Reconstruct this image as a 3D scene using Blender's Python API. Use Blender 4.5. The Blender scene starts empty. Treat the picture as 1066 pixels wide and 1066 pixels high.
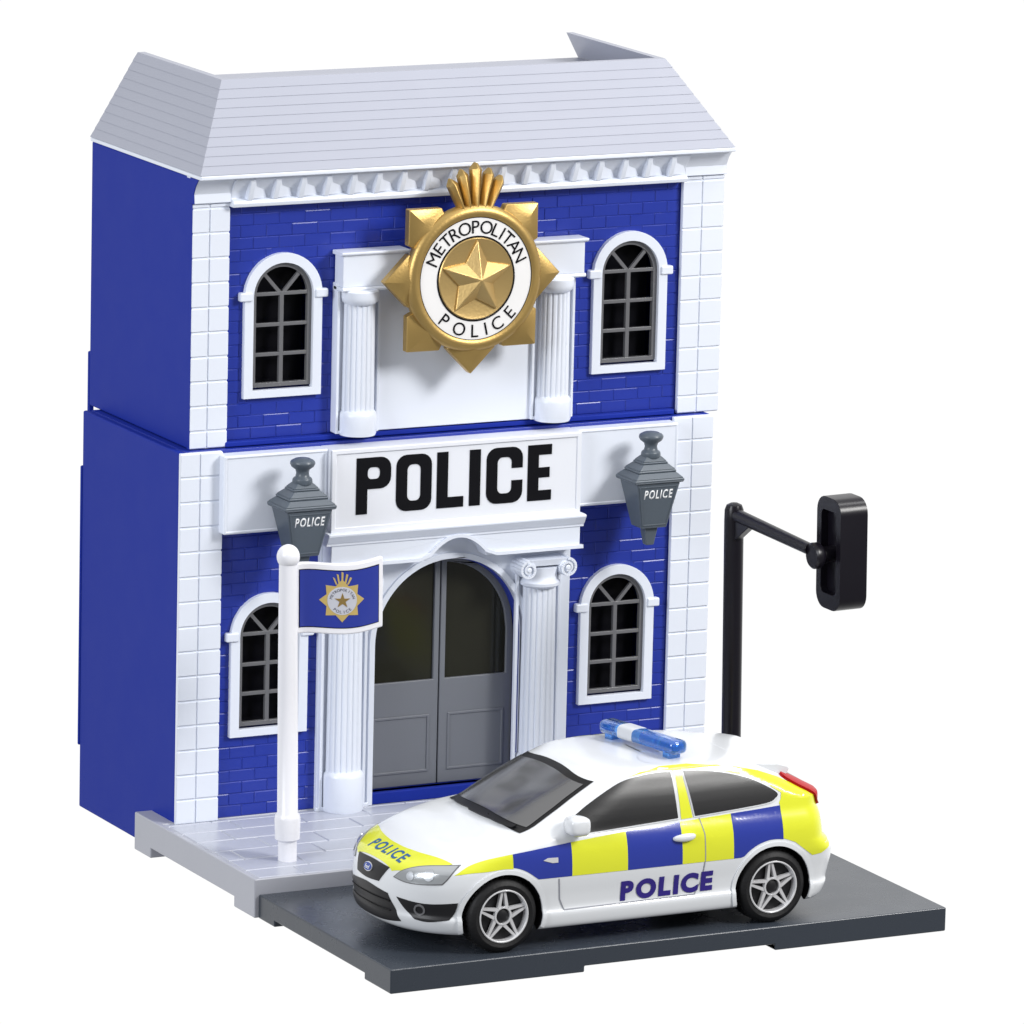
import bpy, bmesh, math
from mathutils import Vector, Matrix, Quaternion
from mathutils.bvhtree import BVHTree
from mathutils.geometry import tessellate_polygon
PI = math.pi
S = bpy.context.scene
C = S.collection
S.unit_settings.scale_length = 0.01          # one unit is one centimetre: this is a toy

# ------------------------------------------------------------------ materials
def mat(name, col, rough=.4, spec=.5, metal=0, **k):
    m = bpy.data.materials.new(name); m.use_nodes = True
    nt = m.node_tree; b = nt.nodes['Principled BSDF']
    b.inputs['Base Color'].default_value = (*col, 1)
    b.inputs['Roughness'].default_value = rough
    b.inputs['Specular IOR Level'].default_value = spec
    b.inputs['Metallic'].default_value = metal
    for kk, v in k.items():
        if kk == 'coat': b.inputs['Coat Weight'].default_value = v; b.inputs['Coat Roughness'].default_value = .06
        if kk == 'trans': b.inputs['Transmission Weight'].default_value = v
        if kk == 'ior': b.inputs['IOR'].default_value = v
        if kk == 'sss':
            b.inputs['Subsurface Weight'].default_value = v; b.inputs['Subsurface Radius'].default_value = (.1, .1, .12)
    bump = k.get('bump', .06); sc = k.get('scale', 6)
    tc = nt.nodes.new('ShaderNodeTexCoord')
    no = nt.nodes.new('ShaderNodeTexNoise'); no.inputs['Scale'].default_value = sc; no.inputs['Detail'].default_value = 4
    bp = nt.nodes.new('ShaderNodeBump'); bp.inputs['Strength'].default_value = bump; bp.inputs['Distance'].default_value = .02
    nt.links.new(tc.outputs['Object'], no.inputs['Vector'])
    nt.links.new(no.outputs['Fac'], bp.inputs['Height'])
    nt.links.new(bp.outputs['Normal'], b.inputs['Normal'])
    # moulded plastic is never perfectly even in gloss
    mr = nt.nodes.new('ShaderNodeMapRange')
    mr.inputs['To Min'].default_value = max(.03, rough-.05); mr.inputs['To Max'].default_value = rough+.06
    n2 = nt.nodes.new('ShaderNodeTexNoise'); n2.inputs['Scale'].default_value = 1.7; n2.inputs['Detail'].default_value = 6
    nt.links.new(tc.outputs['Object'], n2.inputs['Vector'])
    nt.links.new(n2.outputs['Fac'], mr.inputs['Value']); nt.links.new(mr.outputs['Result'], b.inputs['Roughness'])
    if bump == 0:                                # polished clear parts: even gloss
        nt.links.remove(b.inputs['Roughness'].links[0]); nt.links.remove(b.inputs['Normal'].links[0])
    m['bump'] = bp.name
    return m

def brick_bump(m, axes, bw, bh, mortar, strength, dist, offs=.5, sq=1.0, shift=(0, 0), smooth=.35, warp=0):
    nt = m.node_tree
    bp = nt.nodes[m['bump']]; tc = [n for n in nt.nodes if n.type == 'TEX_COORD'][0]
    sep = nt.nodes.new('ShaderNodeSeparateXYZ'); cmb = nt.nodes.new('ShaderNodeCombineXYZ')
    nt.links.new(tc.outputs['Object'], sep.inputs[0])
    for i, a in enumerate(axes):
        ad = nt.nodes.new('ShaderNodeMath'); ad.operation = 'ADD'; ad.inputs[1].default_value = shift[i]
        nt.links.new(sep.outputs[a], ad.inputs[0]); nt.links.new(ad.outputs[0], cmb.inputs[i])
    br = nt.nodes.new('ShaderNodeTexBrick')
    br.inputs['Scale'].default_value = 1; br.inputs['Brick Width'].default_value = bw
    br.inputs['Row Height'].default_value = bh; br.inputs['Mortar Size'].default_value = mortar
    br.inputs['Mortar Smooth'].default_value = smooth; br.offset = offs; br.squash = sq
    nt.links.new(cmb.outputs[0], br.inputs['Vector'])
    inv = nt.nodes.new('ShaderNodeMath'); inv.operation = 'SUBTRACT'; inv.inputs[0].default_value = 1
    nt.links.new(br.outputs['Fac'], inv.inputs[1])
    b2 = nt.nodes.new('ShaderNodeBump'); b2.inputs['Strength'].default_value = strength; b2.inputs['Distance'].default_value = dist
    nt.links.new(inv.outputs[0], b2.inputs['Height']); nt.links.new(bp.outputs['Normal'], b2.inputs['Normal'])
    nt.links.new(b2.outputs['Normal'], nt.nodes['Principled BSDF'].inputs['Normal'])

BLUE = (.015, .035, .32)
M = {}
M['blue'] = mat('blue plastic', (.014, .032, .30), .5, .06, bump=.04, scale=3)
M['brickblue'] = mat('blue moulded brick', BLUE, .33, .5, bump=.05)
M['white'] = mat('white plastic', (.75, .79, .88), .32, .5, bump=.05, scale=4)
M['white2'] = mat('white sign board', (.78, .80, .86), .3, .5, bump=.03)
M['flagwhite'] = mat('white flag plastic', (.82, .82, .87), .3, .5)
M['roof'] = mat('roof grey', (.365, .38, .45), .42, .4, bump=.05)
M['pave'] = mat('pavement grey', (.42, .44, .51), .3, .5, bump=.12, scale=9)
M['paveplain'] = mat('pavement grey side', (.40, .41, .46), .36, .5, bump=.1, scale=9)
M['road'] = mat('dark road plastic', (.038, .046, .060), .27, .45, bump=.04, scale=10)
M['gold'] = mat('gold paint', (.50, .335, .115), .40, .5, .8, bump=.14, scale=30)
M['ring'] = mat('badge ring white', (.83, .82, .82), .3, .5)
M['star'] = mat('gold star paint', (.60, .42, .17), .38, .5, .75, bump=.14, scale=24)
M['black'] = mat('black print', (.003, .003, .005), .5, .15)
M['pole'] = mat('black plastic', (.006, .005, .009), .3, .35, bump=.05)
M['lantern'] = mat('slate lantern plastic', (.085, .105, .13), .35, .45, bump=.08)
M['lead'] = mat('window lattice', (.14, .14, .15), .25, .8, bump=.05)
M['door'] = mat('grey door', (.17, .18, .205), .38, .45, bump=.08)
M['pane'] = mat('dark pane', (.003, .003, .005), .3, .12, bump=.01)
M['doorglass'] = mat('door glass', (.020, .020, .014), .12, .4, bump=.01)
M['carwhite'] = mat('car white', (.71, .73, .76), .22, .5, coat=.35, bump=0)
M['caryellow'] = mat('car yellow', (.67, .70, .03), .2, .5, coat=.4, bump=0)
M['carblue'] = mat('car blue', (.020, .038, .30), .2, .5, coat=.4, bump=0)
M['glass'] = mat('car side glass', (.008, .008, .009), .27, .5, bump=0, ior=1.55)
M['wind'] = mat('windscreen', (.06, .06, .063), .17, .7, coat=.15, bump=0, ior=1.8)
M['rubber'] = mat('black trim', (.004, .004, .005), .4, .35)
M['tyre'] = mat('tyre rubber', (.008, .008, .009), .55, .3, bump=.3, scale=20)
M['silver'] = mat('silver', (.72, .72, .74), .25, .5, .35)
M['chrome'] = mat('lamp reflector', (.45, .47, .50), .35, .5, .7, bump=0)
M['dark'] = mat('dark recess', (.01, .01, .012), .4, .4)
M['seam'] = mat('panel gap', (.25, .26, .30), .5, .3)
M['lamp'] = mat('headlight lens', (.40, .42, .44), .2, .6, .35, coat=.6, bump=.12, scale=9)
M['red'] = mat('tail light red', (.40, .004, .008), .3, .15, bump=0)
M['bluelamp'] = mat('blue lens', (.06, .36, 1), .08, .6, trans=.75, coat=1)
M['bluecap'] = mat('blue lens core', (.01, .05, .45), .1, .6, coat=1)
M['lampwhite'] = mat('light bar centre', (.60, .62, .66), .25, .5)
M['navy'] = mat('navy lettering', (.030, .018, .20), .3, .4)
M['printblue'] = mat('blue lettering', (.02, .10, .25), .35, .4)
M['ovalblue'] = mat('emblem blue', (.01, .05, .30), .2, .6)
M['printwhite'] = mat('white lettering', (.85, .86, .88), .4, .4)
M['emblemsilver'] = mat('silver print', (.60, .61, .68), .35, .5, .2)
M['printgrey'] = mat('grey lettering', (.05, .05, .08), .4, .4)
M['printgold'] = mat('gold print', (.62, .46, .16), .4, .5, .3)


# ------------------------------------------------------------------ mesh helpers
def obj(name, bm, m, parent=None, bevel=0, seg=2, smooth=30, label=None, recalc=True):
    if recalc: bmesh.ops.recalc_face_normals(bm, faces=bm.faces)
    me = bpy.data.meshes.new(name); bm.to_mesh(me); bm.free()
    me.materials.append(m if not isinstance(m, str) else M[m])
    o = bpy.data.objects.new(name, me); C.objects.link(o)
    if parent is not None:
        o.parent = parent
        off = world_off(parent)
        for v in me.vertices: v.co = v.co - off      # meshes are written in world units, kept relative to the thing
    if smooth:
        me.shade_smooth(); me.set_sharp_from_angle(angle=math.radians(smooth))
    if bevel:
        b = o.modifiers.new('bevel', 'BEVEL'); b.width = bevel; b.segments = seg; b.limit_method = 'ANGLE'; b.angle_limit = math.radians(40)
        b.harden_normals = True
    if label: o['label'] = label
    return o
def world_off(o):
    v = Vector((0, 0, 0))
    while o is not None: v += o.location; o = o.parent
    return v
def thing(name, label, cat, loc, group=None):
    o = bpy.data.objects.new(name, None); C.objects.link(o); o.location = loc
    o.empty_display_size = .3
    o['label'] = label; o['category'] = cat
    if group: o['group'] = group
    return o
def BM(): return bmesh.new()
def box(bm, x0, x1, y0, y1, z0, z1):
    v = [bm.verts.new(p) for p in ((x0, y0, z0), (x1, y0, z0), (x1, y1, z0), (x0, y1, z0), (x0, y0, z1), (x1, y0, z1), (x1, y1, z1), (x0, y1, z1))]
    for f in ((0, 3, 2, 1), (4, 5, 6, 7), (0, 1, 5, 4), (1, 2, 6, 5), (2, 3, 7, 6), (3, 0, 4, 7)): bm.faces.new([v[i] for i in f])
    return v
def frustum(bm, b, t):      # b, t: (x0,x1,y0,y1,z)
    P = [(b[0], b[2], b[4]), (b[1], b[2], b[4]), (b[1], b[3], b[4]), (b[0], b[3], b[4]), (t[0], t[2], t[4]), (t[1], t[2], t[4]), (t[1], t[3], t[4]), (t[0], t[3], t[4])]
    v = [bm.verts.new(p) for p in P]
    for f in ((0, 3, 2, 1), (4, 5, 6, 7), (0, 1, 5, 4), (1, 2, 6, 5), (2, 3, 7, 6), (3, 0, 4, 7)): bm.faces.new([v[i] for i in f])
def plate(bm, outer, holes, y0, y1, fn=None):
    """extruded 2D outline (x,z) with holes, between y0 (front) and y1 (back)"""
    fn = fn or (lambda u, v, d: (u, d, v))
    loops = [outer]+list(holes)
    flat = [p for l in loops for p in l]
    tris = tessellate_polygon([[Vector((p[0], p[1], 0)) for p in l] for l in loops])
    A = [bm.verts.new(fn(p[0], p[1], y0)) for p in flat]; B = [bm.verts.new(fn(p[0], p[1], y1)) for p in flat]
    for t in tris:
        try:
            bm.faces.new([A[i] for i in t]); bm.faces.new([B[i] for i in reversed(t)])
        except ValueError: pass
    k = 0
    for l in loops:
        n = len(l)
        for i in range(n):
            j = (i+1) % n
            bm.faces.new((A[k+i], A[k+j], B[k+j], B[k+i]))
        k += n
def rect(x0, x1, z0, z1): return [(x0, z0), (x1, z0), (x1, z1), (x0, z1)]
def arch(cx, hw, z0, zs, n=20, rise=None):
    r = rise or hw
    return [(cx-hw, z0), (cx+hw, z0)]+[(cx+hw*math.cos(PI*i/n), zs+r*math.sin(PI*i/n)) for i in range(n+1)]
def rrect(cx, cz, w, h, r, n=5):
    P = []
    for k, (sx, sz) in enumerate(((1, 1), (-1, 1), (-1, -1), (1, -1))):
        for i in range(n+1):
            a = PI/2*k+PI/2*i/n
            P.append((cx+sx*(w/2-r)+r*math.cos(a), cz+sz*(h/2-r)+r*math.sin(a)))
    return P
def lathe(bm, prof, c, axis='z', n=32, cap=True):
    """prof: (radius, height) list along the axis from c"""
    rings = []
    for r, h in prof:
        ring = []
        for i in range(n):
            a = 2*PI*i/n
            p = (r*math.cos(a), r*math.sin(a), h)
            if axis == 'y': p = (p[0], p[2], p[1])
            if axis == 'x': p = (p[2], p[0], p[1])
            ring.append(bm.verts.new((c[0]+p[0], c[1]+p[1], c[2]+p[2])))
        rings.append(ring)
    for a, b in zip(rings, rings[1:]):
        for i in range(n): bm.faces.new((a[i], a[(i+1) % n], b[(i+1) % n], b[i]))
    if cap:
        bm.faces.new(rings[0][::-1]); bm.faces.new(rings[-1])
def text_bm(body, size, bold=0, shear=0, spacing=1.0):
    cu = bpy.data.curves.new('text', 'FONT'); cu.body = body; cu.size = size; cu.offset = bold; cu.shear = shear
    cu.align_x = 'CENTER'; cu.align_y = 'CENTER'; cu.space_character = spacing; cu.resolution_u = 6
    o = bpy.data.objects.new('text', cu); C.objects.link(o)
    dg = bpy.context.evaluated_depsgraph_get(); dg.update()
    me = bpy.data.meshes.new_from_object(o.evaluated_get(dg))
    bm = BM(); bm.from_mesh(me)
    bpy.data.objects.remove(o); bpy.data.curves.remove(cu); bpy.data.meshes.remove(me)
    bmesh.ops.remove_doubles(bm, verts=bm.verts, dist=size*.0005)
    xs = [v.co.x for v in bm.verts]; ys = [v.co.y for v in bm.verts]
    cx, cy = (min(xs)+max(xs))/2, (min(ys)+max(ys))/2
    for v in bm.verts: v.co.x -= cx; v.co.y -= cy; v.co.z = 0
    return bm
def word_bm(word, size, bold, gap, shear=0):
    """letters set one by one with an even gap between them"""
    out = BM(); x = 0
    for c in word:
        g = text_bm(c, size, bold, shear)
        w = max(v.co.x for v in g.verts); top = 0
        for v in g.verts: v.co.x += x+w
        merge(out, g); x += 2*w+gap
    for v in out.verts: v.co.x -= (x-gap)/2
    return out
def extrude_flat(bm, d):
    r = bmesh.ops.extrude_face_region(bm, geom=bm.faces[:])
    for g in r['geom']:
        if isinstance(g, bmesh.types.BMVert): g.co.z += d
def fit(bm, w, h):
    xs = [v.co.x for v in bm.verts]; ys = [v.co.y for v in bm.verts]
    sx, sy = w/(max(xs)-min(xs)), h/(max(ys)-min(ys))
    for v in bm.verts: v.co.x *= sx; v.co.y *= sy
def merge(dst, src):
    me = bpy.data.meshes.new('tmp'); src.to_mesh(me); src.free(); dst.from_mesh(me); bpy.data.meshes.remove(me)

# ================================================================== BUILDING
B = thing('police_station', 'blue and white two storey toy police station with grey mansard roof and gold badge', 'toy building', (5, 2, 0))
GZ = -.63
ZM = 6.31      # storey joint
ZT = 10.5
def window_hole(cx, z0, zs): return arch(cx, .56, z0+.13, zs)
WIN = [(1.68, 1.40, 3.12, 0.10), (8.24, 1.40, 3.10, 0.10), (1.945, 7.105, 8.82, .34), (8.455, 7.11, 8.83, .34)]
DX, DR, DZS = 5.0, 1.40, 2.78

# lower storey shell: walls, open to the back-facing inside, front with openings
bm = BM()
box(bm, 0, .14, .08, 4.06, GZ, ZM); box(bm, 9.86, 10, .08, 4.06, GZ, ZM)
box(bm, .14, 9.86, 3.9, 4.06, GZ, ZM); box(bm, .14, 9.86, .26, 3.9, ZM-.14, ZM)
0 and box(bm, -.03, -.0005, 1.06, 4.10, GZ, .42)                                   # low plinth step on the side
box(bm, -.02, .1, 4.061, 4.12, .45, 5.35)                               # rear rib
obj('lower_storey', bm, 'blue', B, bevel=.03, label='plain blue side walls of the lower storey')
bm = BM()
plate(bm, rect(.14, 9.86, .0, ZM), [window_hole(*w[:3]) for w in WIN[:2]]+[arch(DX, DR-.03, .20, DZS, 36)], .10, .26)
obj('lower_brick_front', bm, 'brickblue', B, bevel=.01, label='blue brick front wall of the lower storey')
bm = BM(); box(bm, .14, 9.86, 2.2, 2.3, .1, ZM-.2); box(bm, .16, 9.84, .27, 2.2, .0, .06)
obj('inner_wall', bm, 'blue', B)

import random
def bricks(x0, x1, z0, z1, y, openings, bw, bh, seed, name='brickwork'):
    """proud moulded bricks with chamfered edges, laid in running bond, left out over the openings"""
    rnd = random.Random(seed); bm = BM()
    def put(a, b, za, zb):
        if b-a < .05: return
        g = .004; c = .011; d = .010+rnd.uniform(-.004, .003); tl = rnd.uniform(-.002, .002)
        A = [bm.verts.new(p) for p in ((a+g, y, za+g), (b-g, y, za+g), (b-g, y, zb-g), (a+g, y, zb-g))]
        k = c+rnd.uniform(-.006, .005)
        B_ = [bm.verts.new(p) for p in ((a+g+c, y-d-tl, za+g+c), (b-g-c, y-d-tl, za+g+c), (b-g-c, y-d+tl, zb-g-k), (a+g+c, y-d+tl, zb-g-k))]
        bm.faces.new(B_)
        for i in range(4): bm.faces.new((A[i], A[(i+1) % 4], B_[(i+1) % 4], B_[i]))
    r = 0; z = z0
    while z < z1-.06:
        zt = min(z+bh, z1); x = x0-(bw/2 if r % 2 else 0)
        while x < x1:
            segs = [(max(x, x0), min(x+bw, x1))]
            for (cx, hw, zb_, zs, rr) in openings:
                if zt < zb_ or z > zs+rr: continue
                h = hw if z < zs else hw*math.sqrt(max(0, 1-((z-zs)/rr)**2))
                ns = []
                for a, b in segs:
                    if b <= cx-h or a >= cx+h: ns.append((a, b)); continue
                    if a < cx-h: ns.append((a, cx-h))
                    if b > cx+h: ns.append((cx+h, b))
                segs = ns
            for a, b in segs: put(a, b, z, zt)
            x += bw
        z = zt; r += 1
    return obj(name, bm, 'brickblue', B, smooth=0)
def wop(w): return (w[0], .62, w[1]+.05, w[2], .62)
bricks(.77, 9.23, .02, 6.28, .0985, [wop(WIN[0]), wop(WIN[1]), (5.0, 2.3, 0, 5, .01)], .47, .2, 3)
# upper storey
UX0, UX1 = .26, 10.21
bm = BM()
box(bm, UX0, UX0+.14, .32, 4.40, ZM+.01, 10.874); box(bm, UX1-.14, UX1, .32, 4.40, ZM+.01, 10.874)
box(bm, UX0+.14, UX1-.14, 4.26, 4.40, ZM+.01, ZT); box(bm, UX0+.14, UX1-.14, .5, 4.26, ZM+.01, ZM+.14)
box(bm, UX0+.002, UX0+.1, 4.401, 4.50, ZM-.16, 7.25)
box(bm, UX0+.14, UX1-.14, 2.4, 2.5, ZM+.14, ZT)
obj('upper_storey', bm, 'blue', B, bevel=.03, label='plain blue side walls of the upper storey')
bm = BM()
plate(bm, rect(UX0+.14, UX1-.14, ZM+.02, ZT), [window_hole(*w[:3]) for w in WIN[2:]], .34, .50)
obj('upper_brick_front', bm, 'brickblue', B, bevel=.01, label='blue brick front wall of the upper storey')
bricks(.94, 9.41, ZM+.10, 10.37, .3385, [wop(WIN[2]), wop(WIN[3]), (5.1, 2.1, 6, 9.1, .01)], .47, .2, 5)
bm = BM(); box(bm, .9, 9.35, .20, .34, ZM+.012, ZM+.10)
obj('ledge', bm, 'blue', B, bevel=.02)

# quoins: two columns of tiles on a backing strip
def quoin(x0, x1, y, z0, z1, pitch, first):
    bm = BM(); box(bm, x0, x1, y+.022, y+.10, z0, z1)
    xm = x0+(x1-x0)*.46
    z = z0; k = 0
    while z < z1-.08:
        zt = min(z+(first if k == 0 else pitch), z1)
        box(bm, x0-.004, xm-.012, y, y+.05, z+.015, zt-.015)
        box(bm, xm+.012, x1+.004, y, y+.05, z+.015, zt-.015)
        z = zt; k += 1
    return obj('quoin_strip', bm, 'white', B, bevel=.012, seg=2)
quoin(0, .76, -.02, -.005, ZM, .422, .42); quoin(9.24, 10, -.02, -.005, ZM, .422, .42)
quoin(UX0, .93, .22, ZM+.01, 10.44, .415, .3); quoin(9.42, UX1, .22, ZM+.01, 10.44, .415, .3)

# cornice with dentils
bm = BM()
def strip(bm, prof, x0, x1, side=True):      # profile (y,z) swept along x
    a = [bm.verts.new((x0, y, z)) for y, z in prof]; b = [bm.verts.new((x1, y, z)) for y, z in prof]
    n = len(prof)
    for i in range(n): bm.faces.new((a[i], a[(i+1) % n], b[(i+1) % n], b[i]))
    bm.faces.new(a[::-1]); bm.faces.new(b)
strip(bm, [(.55, 10.36), (.10, 10.36), (.08, 10.42), (.10, 10.47), (.20, 10.50), (.16, 10.62), (.06, 10.74), (-.03, 10.84), (-.03, 10.87), (.55, 10.87)], .93, 9.42)
for s in (0, 1):                              # plain end blocks over the quoins
    x0, x1 = ((UX0+.002, .93), (9.42, UX1+.02))[s]
    strip(bm, [(.5, 10.445), (.17, 10.445), (.19, 10.60), (.12, 10.74), (.0, 10.87), (.5, 10.87)], x0, x1)
obj('cornice', bm, 'white', B, bevel=.012)
bm = BM()
strip(bm, [(.319, 10.445), (.17, 10.445), (.19, 10.60), (.12, 10.74), (.0, 10.87), (.0, 10.872), (.319, 10.872)], UX0-.012, UX0+.001)
strip(bm, [(.319, ZM+.012), (.23, ZM+.012), (.23, 10.44), (.319, 10.44)], UX0-.012, UX0)
obj('side_return', bm, 'blue', B)
bm = BM()
nd = 18
for i in range(nd):
    x = 1.0+(9.32-1.0)*(i+.5)/nd
    a = [(.09, 10.475), (.07, 10.83), (-.025, 10.83), (.02, 10.60)]
    strip(bm, [(.23, 10.475), (.23, 10.835), (-.045, 10.835), (-.035, 10.76), (.085, 10.475)], x-.045, x+.045)
    # sloping web between blocks
    v = [bm.verts.new(p) for p in ((x+.045, .10, 10.49), (x+.045, .20, 10.49), (x+.36, .19, 10.49), (x+.045, -.02, 10.83), (x+.045, .2, 10.83), (x+.17, .1, 10.83))]
    for f in ((0, 1, 2), (3, 5, 4), (0, 2, 5, 3), (1, 4, 5, 2), (0, 3, 4, 1)): bm.faces.new([v[j] for j in f])
obj('dentil_band', bm, 'white', B, bevel=.008)

# roof: front slope, side slopes, open top
EZ, RZ = 10.955, 12.36
X0, X1, XR0, XR1 = .235, 10.20, 1.09, 9.40
bm = BM()
def slab(bm, quad, th):
    q = [Vector(p) for p in quad]
    n = (q[1]-q[0]).cross(q[3]-q[0]).normalized()
    a = [bm.verts.new(p) for p in q]; b = [bm.verts.new(p-n*th) for p in q]
    bm.faces.new(a); bm.faces.new(b[::-1])
    for i in range(4): bm.faces.new((a[i], b[i], b[(i+1) % 4], a[(i+1) % 4]))
YB = 4.40; YE = -.12; YR = .98
# shingled courses: each course steps out a hair
N = 10
def course(t): return (X0+(XR0-X0)*t, X1+(XR1-X1)*t, YE+(YR-YE)*t, EZ+(RZ-EZ)*t)
for i in range(N):
    a, b = course(i/N), course((i+1)/N); s = .009
    # front, left, right slopes of one course with a small lip at the bottom edge
    def q4(p): bm.faces.new([bm.verts.new(c) for c in p])
    F0 = [(a[0]-s, a[2]-s, a[3]), (a[1]+s, a[2]-s, a[3]), (b[1], b[2], b[3]), (b[0], b[2], b[3])]
    q4(F0); q4([(a[0]-s, YB, a[3]), (a[0]-s, a[2]-s, a[3]), (b[0], b[2], b[3]), (b[0], YB, b[3])])
    q4([(a[1]+s, a[2]-s, a[3]), (a[1]+s, YB, a[3]), (b[1], YB, b[3]), (b[1], b[2], b[3])])
    if i:
        q4([(a[0], a[2], a[3]), (a[1], a[2], a[3]), (a[1]+s, a[2]-s, a[3]), (a[0]-s, a[2]-s, a[3])])
        q4([(a[0], YB, a[3]), (a[0], a[2], a[3]), (a[0]-s, a[2]-s, a[3]), (a[0]-s, YB, a[3])])
        q4([(a[1], a[2], a[3]), (a[1], YB, a[3]), (a[1]+s, YB, a[3]), (a[1]+s, a[2]-s, a[3])])
T = .13
# inner faces and top lip
def q4(p): bm.faces.new([bm.verts.new(c) for c in p])
q4([(XR0, YR, RZ), (XR1, YR, RZ), (XR1-T, YR+T, RZ), (XR0+T, YR+T, RZ)])
q4([(XR0, YB, RZ), (XR0, YR, RZ), (XR0+T, YR+T, RZ), (XR0+T, YB, RZ)])
q4([(XR1, YR, RZ), (XR1, YB, RZ), (XR1-T, YB, RZ), (XR1-T, YR+T, RZ)])
i0, i1, iy = X0+T*1.3, X1-T*1.3, YE+T*1.3
q4([(XR0+T, YR+T, RZ), (XR1-T, YR+T, RZ), (i1, iy, EZ), (i0, iy, EZ)])
q4([(XR0+T, YB, RZ), (XR0+T, YR+T, RZ), (i0, iy, EZ), (i0, YB, EZ)])
q4([(XR1-T, YR+T, RZ), (XR1-T, YB, RZ), (i1, YB, EZ), (i1, iy, EZ)])
q4([(X0, YB, EZ), (XR0, YB, RZ), (XR0+T, YB, RZ), (i0, YB, EZ)])
q4([(X1, YB, EZ), (XR1, YB, RZ), (XR1-T, YB, RZ), (i1, YB, EZ)])
obj('roof', bm, 'roof', B, smooth=20, recalc=False)
bm = BM(); box(bm, X0-.005, X1+.015, YE-.03, YB, EZ-.078, EZ-.005)
obj('eave_board', bm, 'white', B, bevel=.02)
bm = BM()
strip(bm, [(YR+.10, RZ-.10), (YR+.10, RZ-.01), (2.2, RZ-.45), (2.2, RZ-.55)], XR0+.11, XR1-.11)
strip(bm, [(2.2, RZ-.55), (2.2, RZ-.45), (YB, RZ-.45), (YB, RZ-.55)], XR0-.05, XR1+.10)
obj('roof_deck', bm, 'roof', B, smooth=0)

# ------------------------------------------------------------------ windows
def window(cx, z0, zs, yw):
    w = .71
    bm = BM()
    plate(bm, arch(cx, w, z0, zs, 24), [arch(cx, .545, z0+.13, zs, 24)], yw-.10, yw+.02)
    f = obj('window_frame', bm, 'white', None, bevel=.018)
    im = []
    for s in (-1, 1):
        bm = BM(); box(bm, cx+s*(w-.02)-.115, cx+s*(w-.02)+.115, yw-.135, yw+.0, zs-.07, zs+.08)
        im.append(obj('impost', bm, 'white', None, bevel=.025))
    # inner arch step
    bm = BM()
    y0, y1 = yw-.03, yw+.06
    r = .54; ri = .47
    plate(bm, arch(cx, r, z0+.17, zs, 24), [arch(cx, ri, z0+.24, zs+.0, 24)], y0, y1)
    b = .030
    H = zs-(z0+.22)
    box(bm, cx-b*1.2, cx+b*1.2, y0+.008, y1-.01, z0+.2, zs+.05)
    for k in (1, 2, 3): 
        zz = z0+.22+H*k/3.0-(.0 if k < 3 else -.02)
        box(bm, cx-ri-.01, cx+ri+.01, y0+.012, y1-.014, zz-b, zz+b)
    for s in (-1, 1):
        a = math.radians(90-s*42)
        d = Vector((math.cos(a), 0, math.sin(a))); p = Vector((d.z, 0, -d.x))
        A = Vector((cx, 0, zs)); E = A+d*(ri+.02)
        pts = [(A-p*b), (A+p*b), (E+p*b), (E-p*b)]
        plate(bm, [(q.x, q.z) for q in pts], [], y0+.016, y1-.018)
    la = obj('lattice', bm, 'lead', None, bevel=.008)
    bm = BM(); plate(bm, arch(cx, .50, z0+.18, zs, 24), [], yw+.26, yw+.28)
    pa = obj('pane', bm, 'pane', None)
    e = f
    for c in im+[la, pa]: c.parent = e
    e.name = 'window'; e.parent = B
    e.data.transform(Matrix.Translation(-world_off(B)))
    for c in im+[la, pa]: c.data.transform(Matrix.Translation(-world_off(B)))
    return e
for w in WIN: window(*w)

# ------------------------------------------------------------------ door
bm = BM(); yd = .30
def leaf(x0, x1):
    bm = BM()
    # outline of this leaf: arch clipped
    R = DR+.0
    pts = [(x0, .195), (x1, .195)]
    n = 26
    xs = [x1+(x0-x1)*i/n for i in range(n+1)]
    for x in xs:
        pts.append((x, DZS+math.sqrt(max(0, R*R-(x-DX)**2))))
    def inner(m, zb):
        a, b = x0+m[0], x1-m[1]
        q = [(a, zb), (b, zb)]
        for i in range(n+1):
            x = b+(a-b)*i/n
            q.append((x, DZS+math.sqrt(max(0.0001, (R-.13)**2-(x-DX)**2))))
        return q
    ml = (.13, .10) if x0 < DX-.5 else (.10, .13)
    hole = inner(ml, 2.02)
    plate(bm, pts, [hole], yd, yd+.10)
    d = obj('door', bm, 'door', B, bevel=.015)
    bm = BM()     # moulded lower panel, a raised rim
    a, b = x0+.16, x1-.16
    plate(bm, rect(a, b, .42, 1.42), [rect(a+.045, b-.045, .465, 1.375)], yd-.018, yd+.01)
    p = obj('door_panel', bm, 'door', d, bevel=.01)
    bm = BM(); plate(bm, hole, [], yd+.05, yd+.07)
    g = obj('glass', bm, 'doorglass', d)
    return d
leaf(DX-DR, DX-.012); leaf(DX+.012, DX+DR)
bm = BM(); box(bm, DX-DR+.0, DX+DR-.0, .02, .30, .0, .20)
obj('door_step', bm, 'blue', B, bevel=.02)

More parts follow.
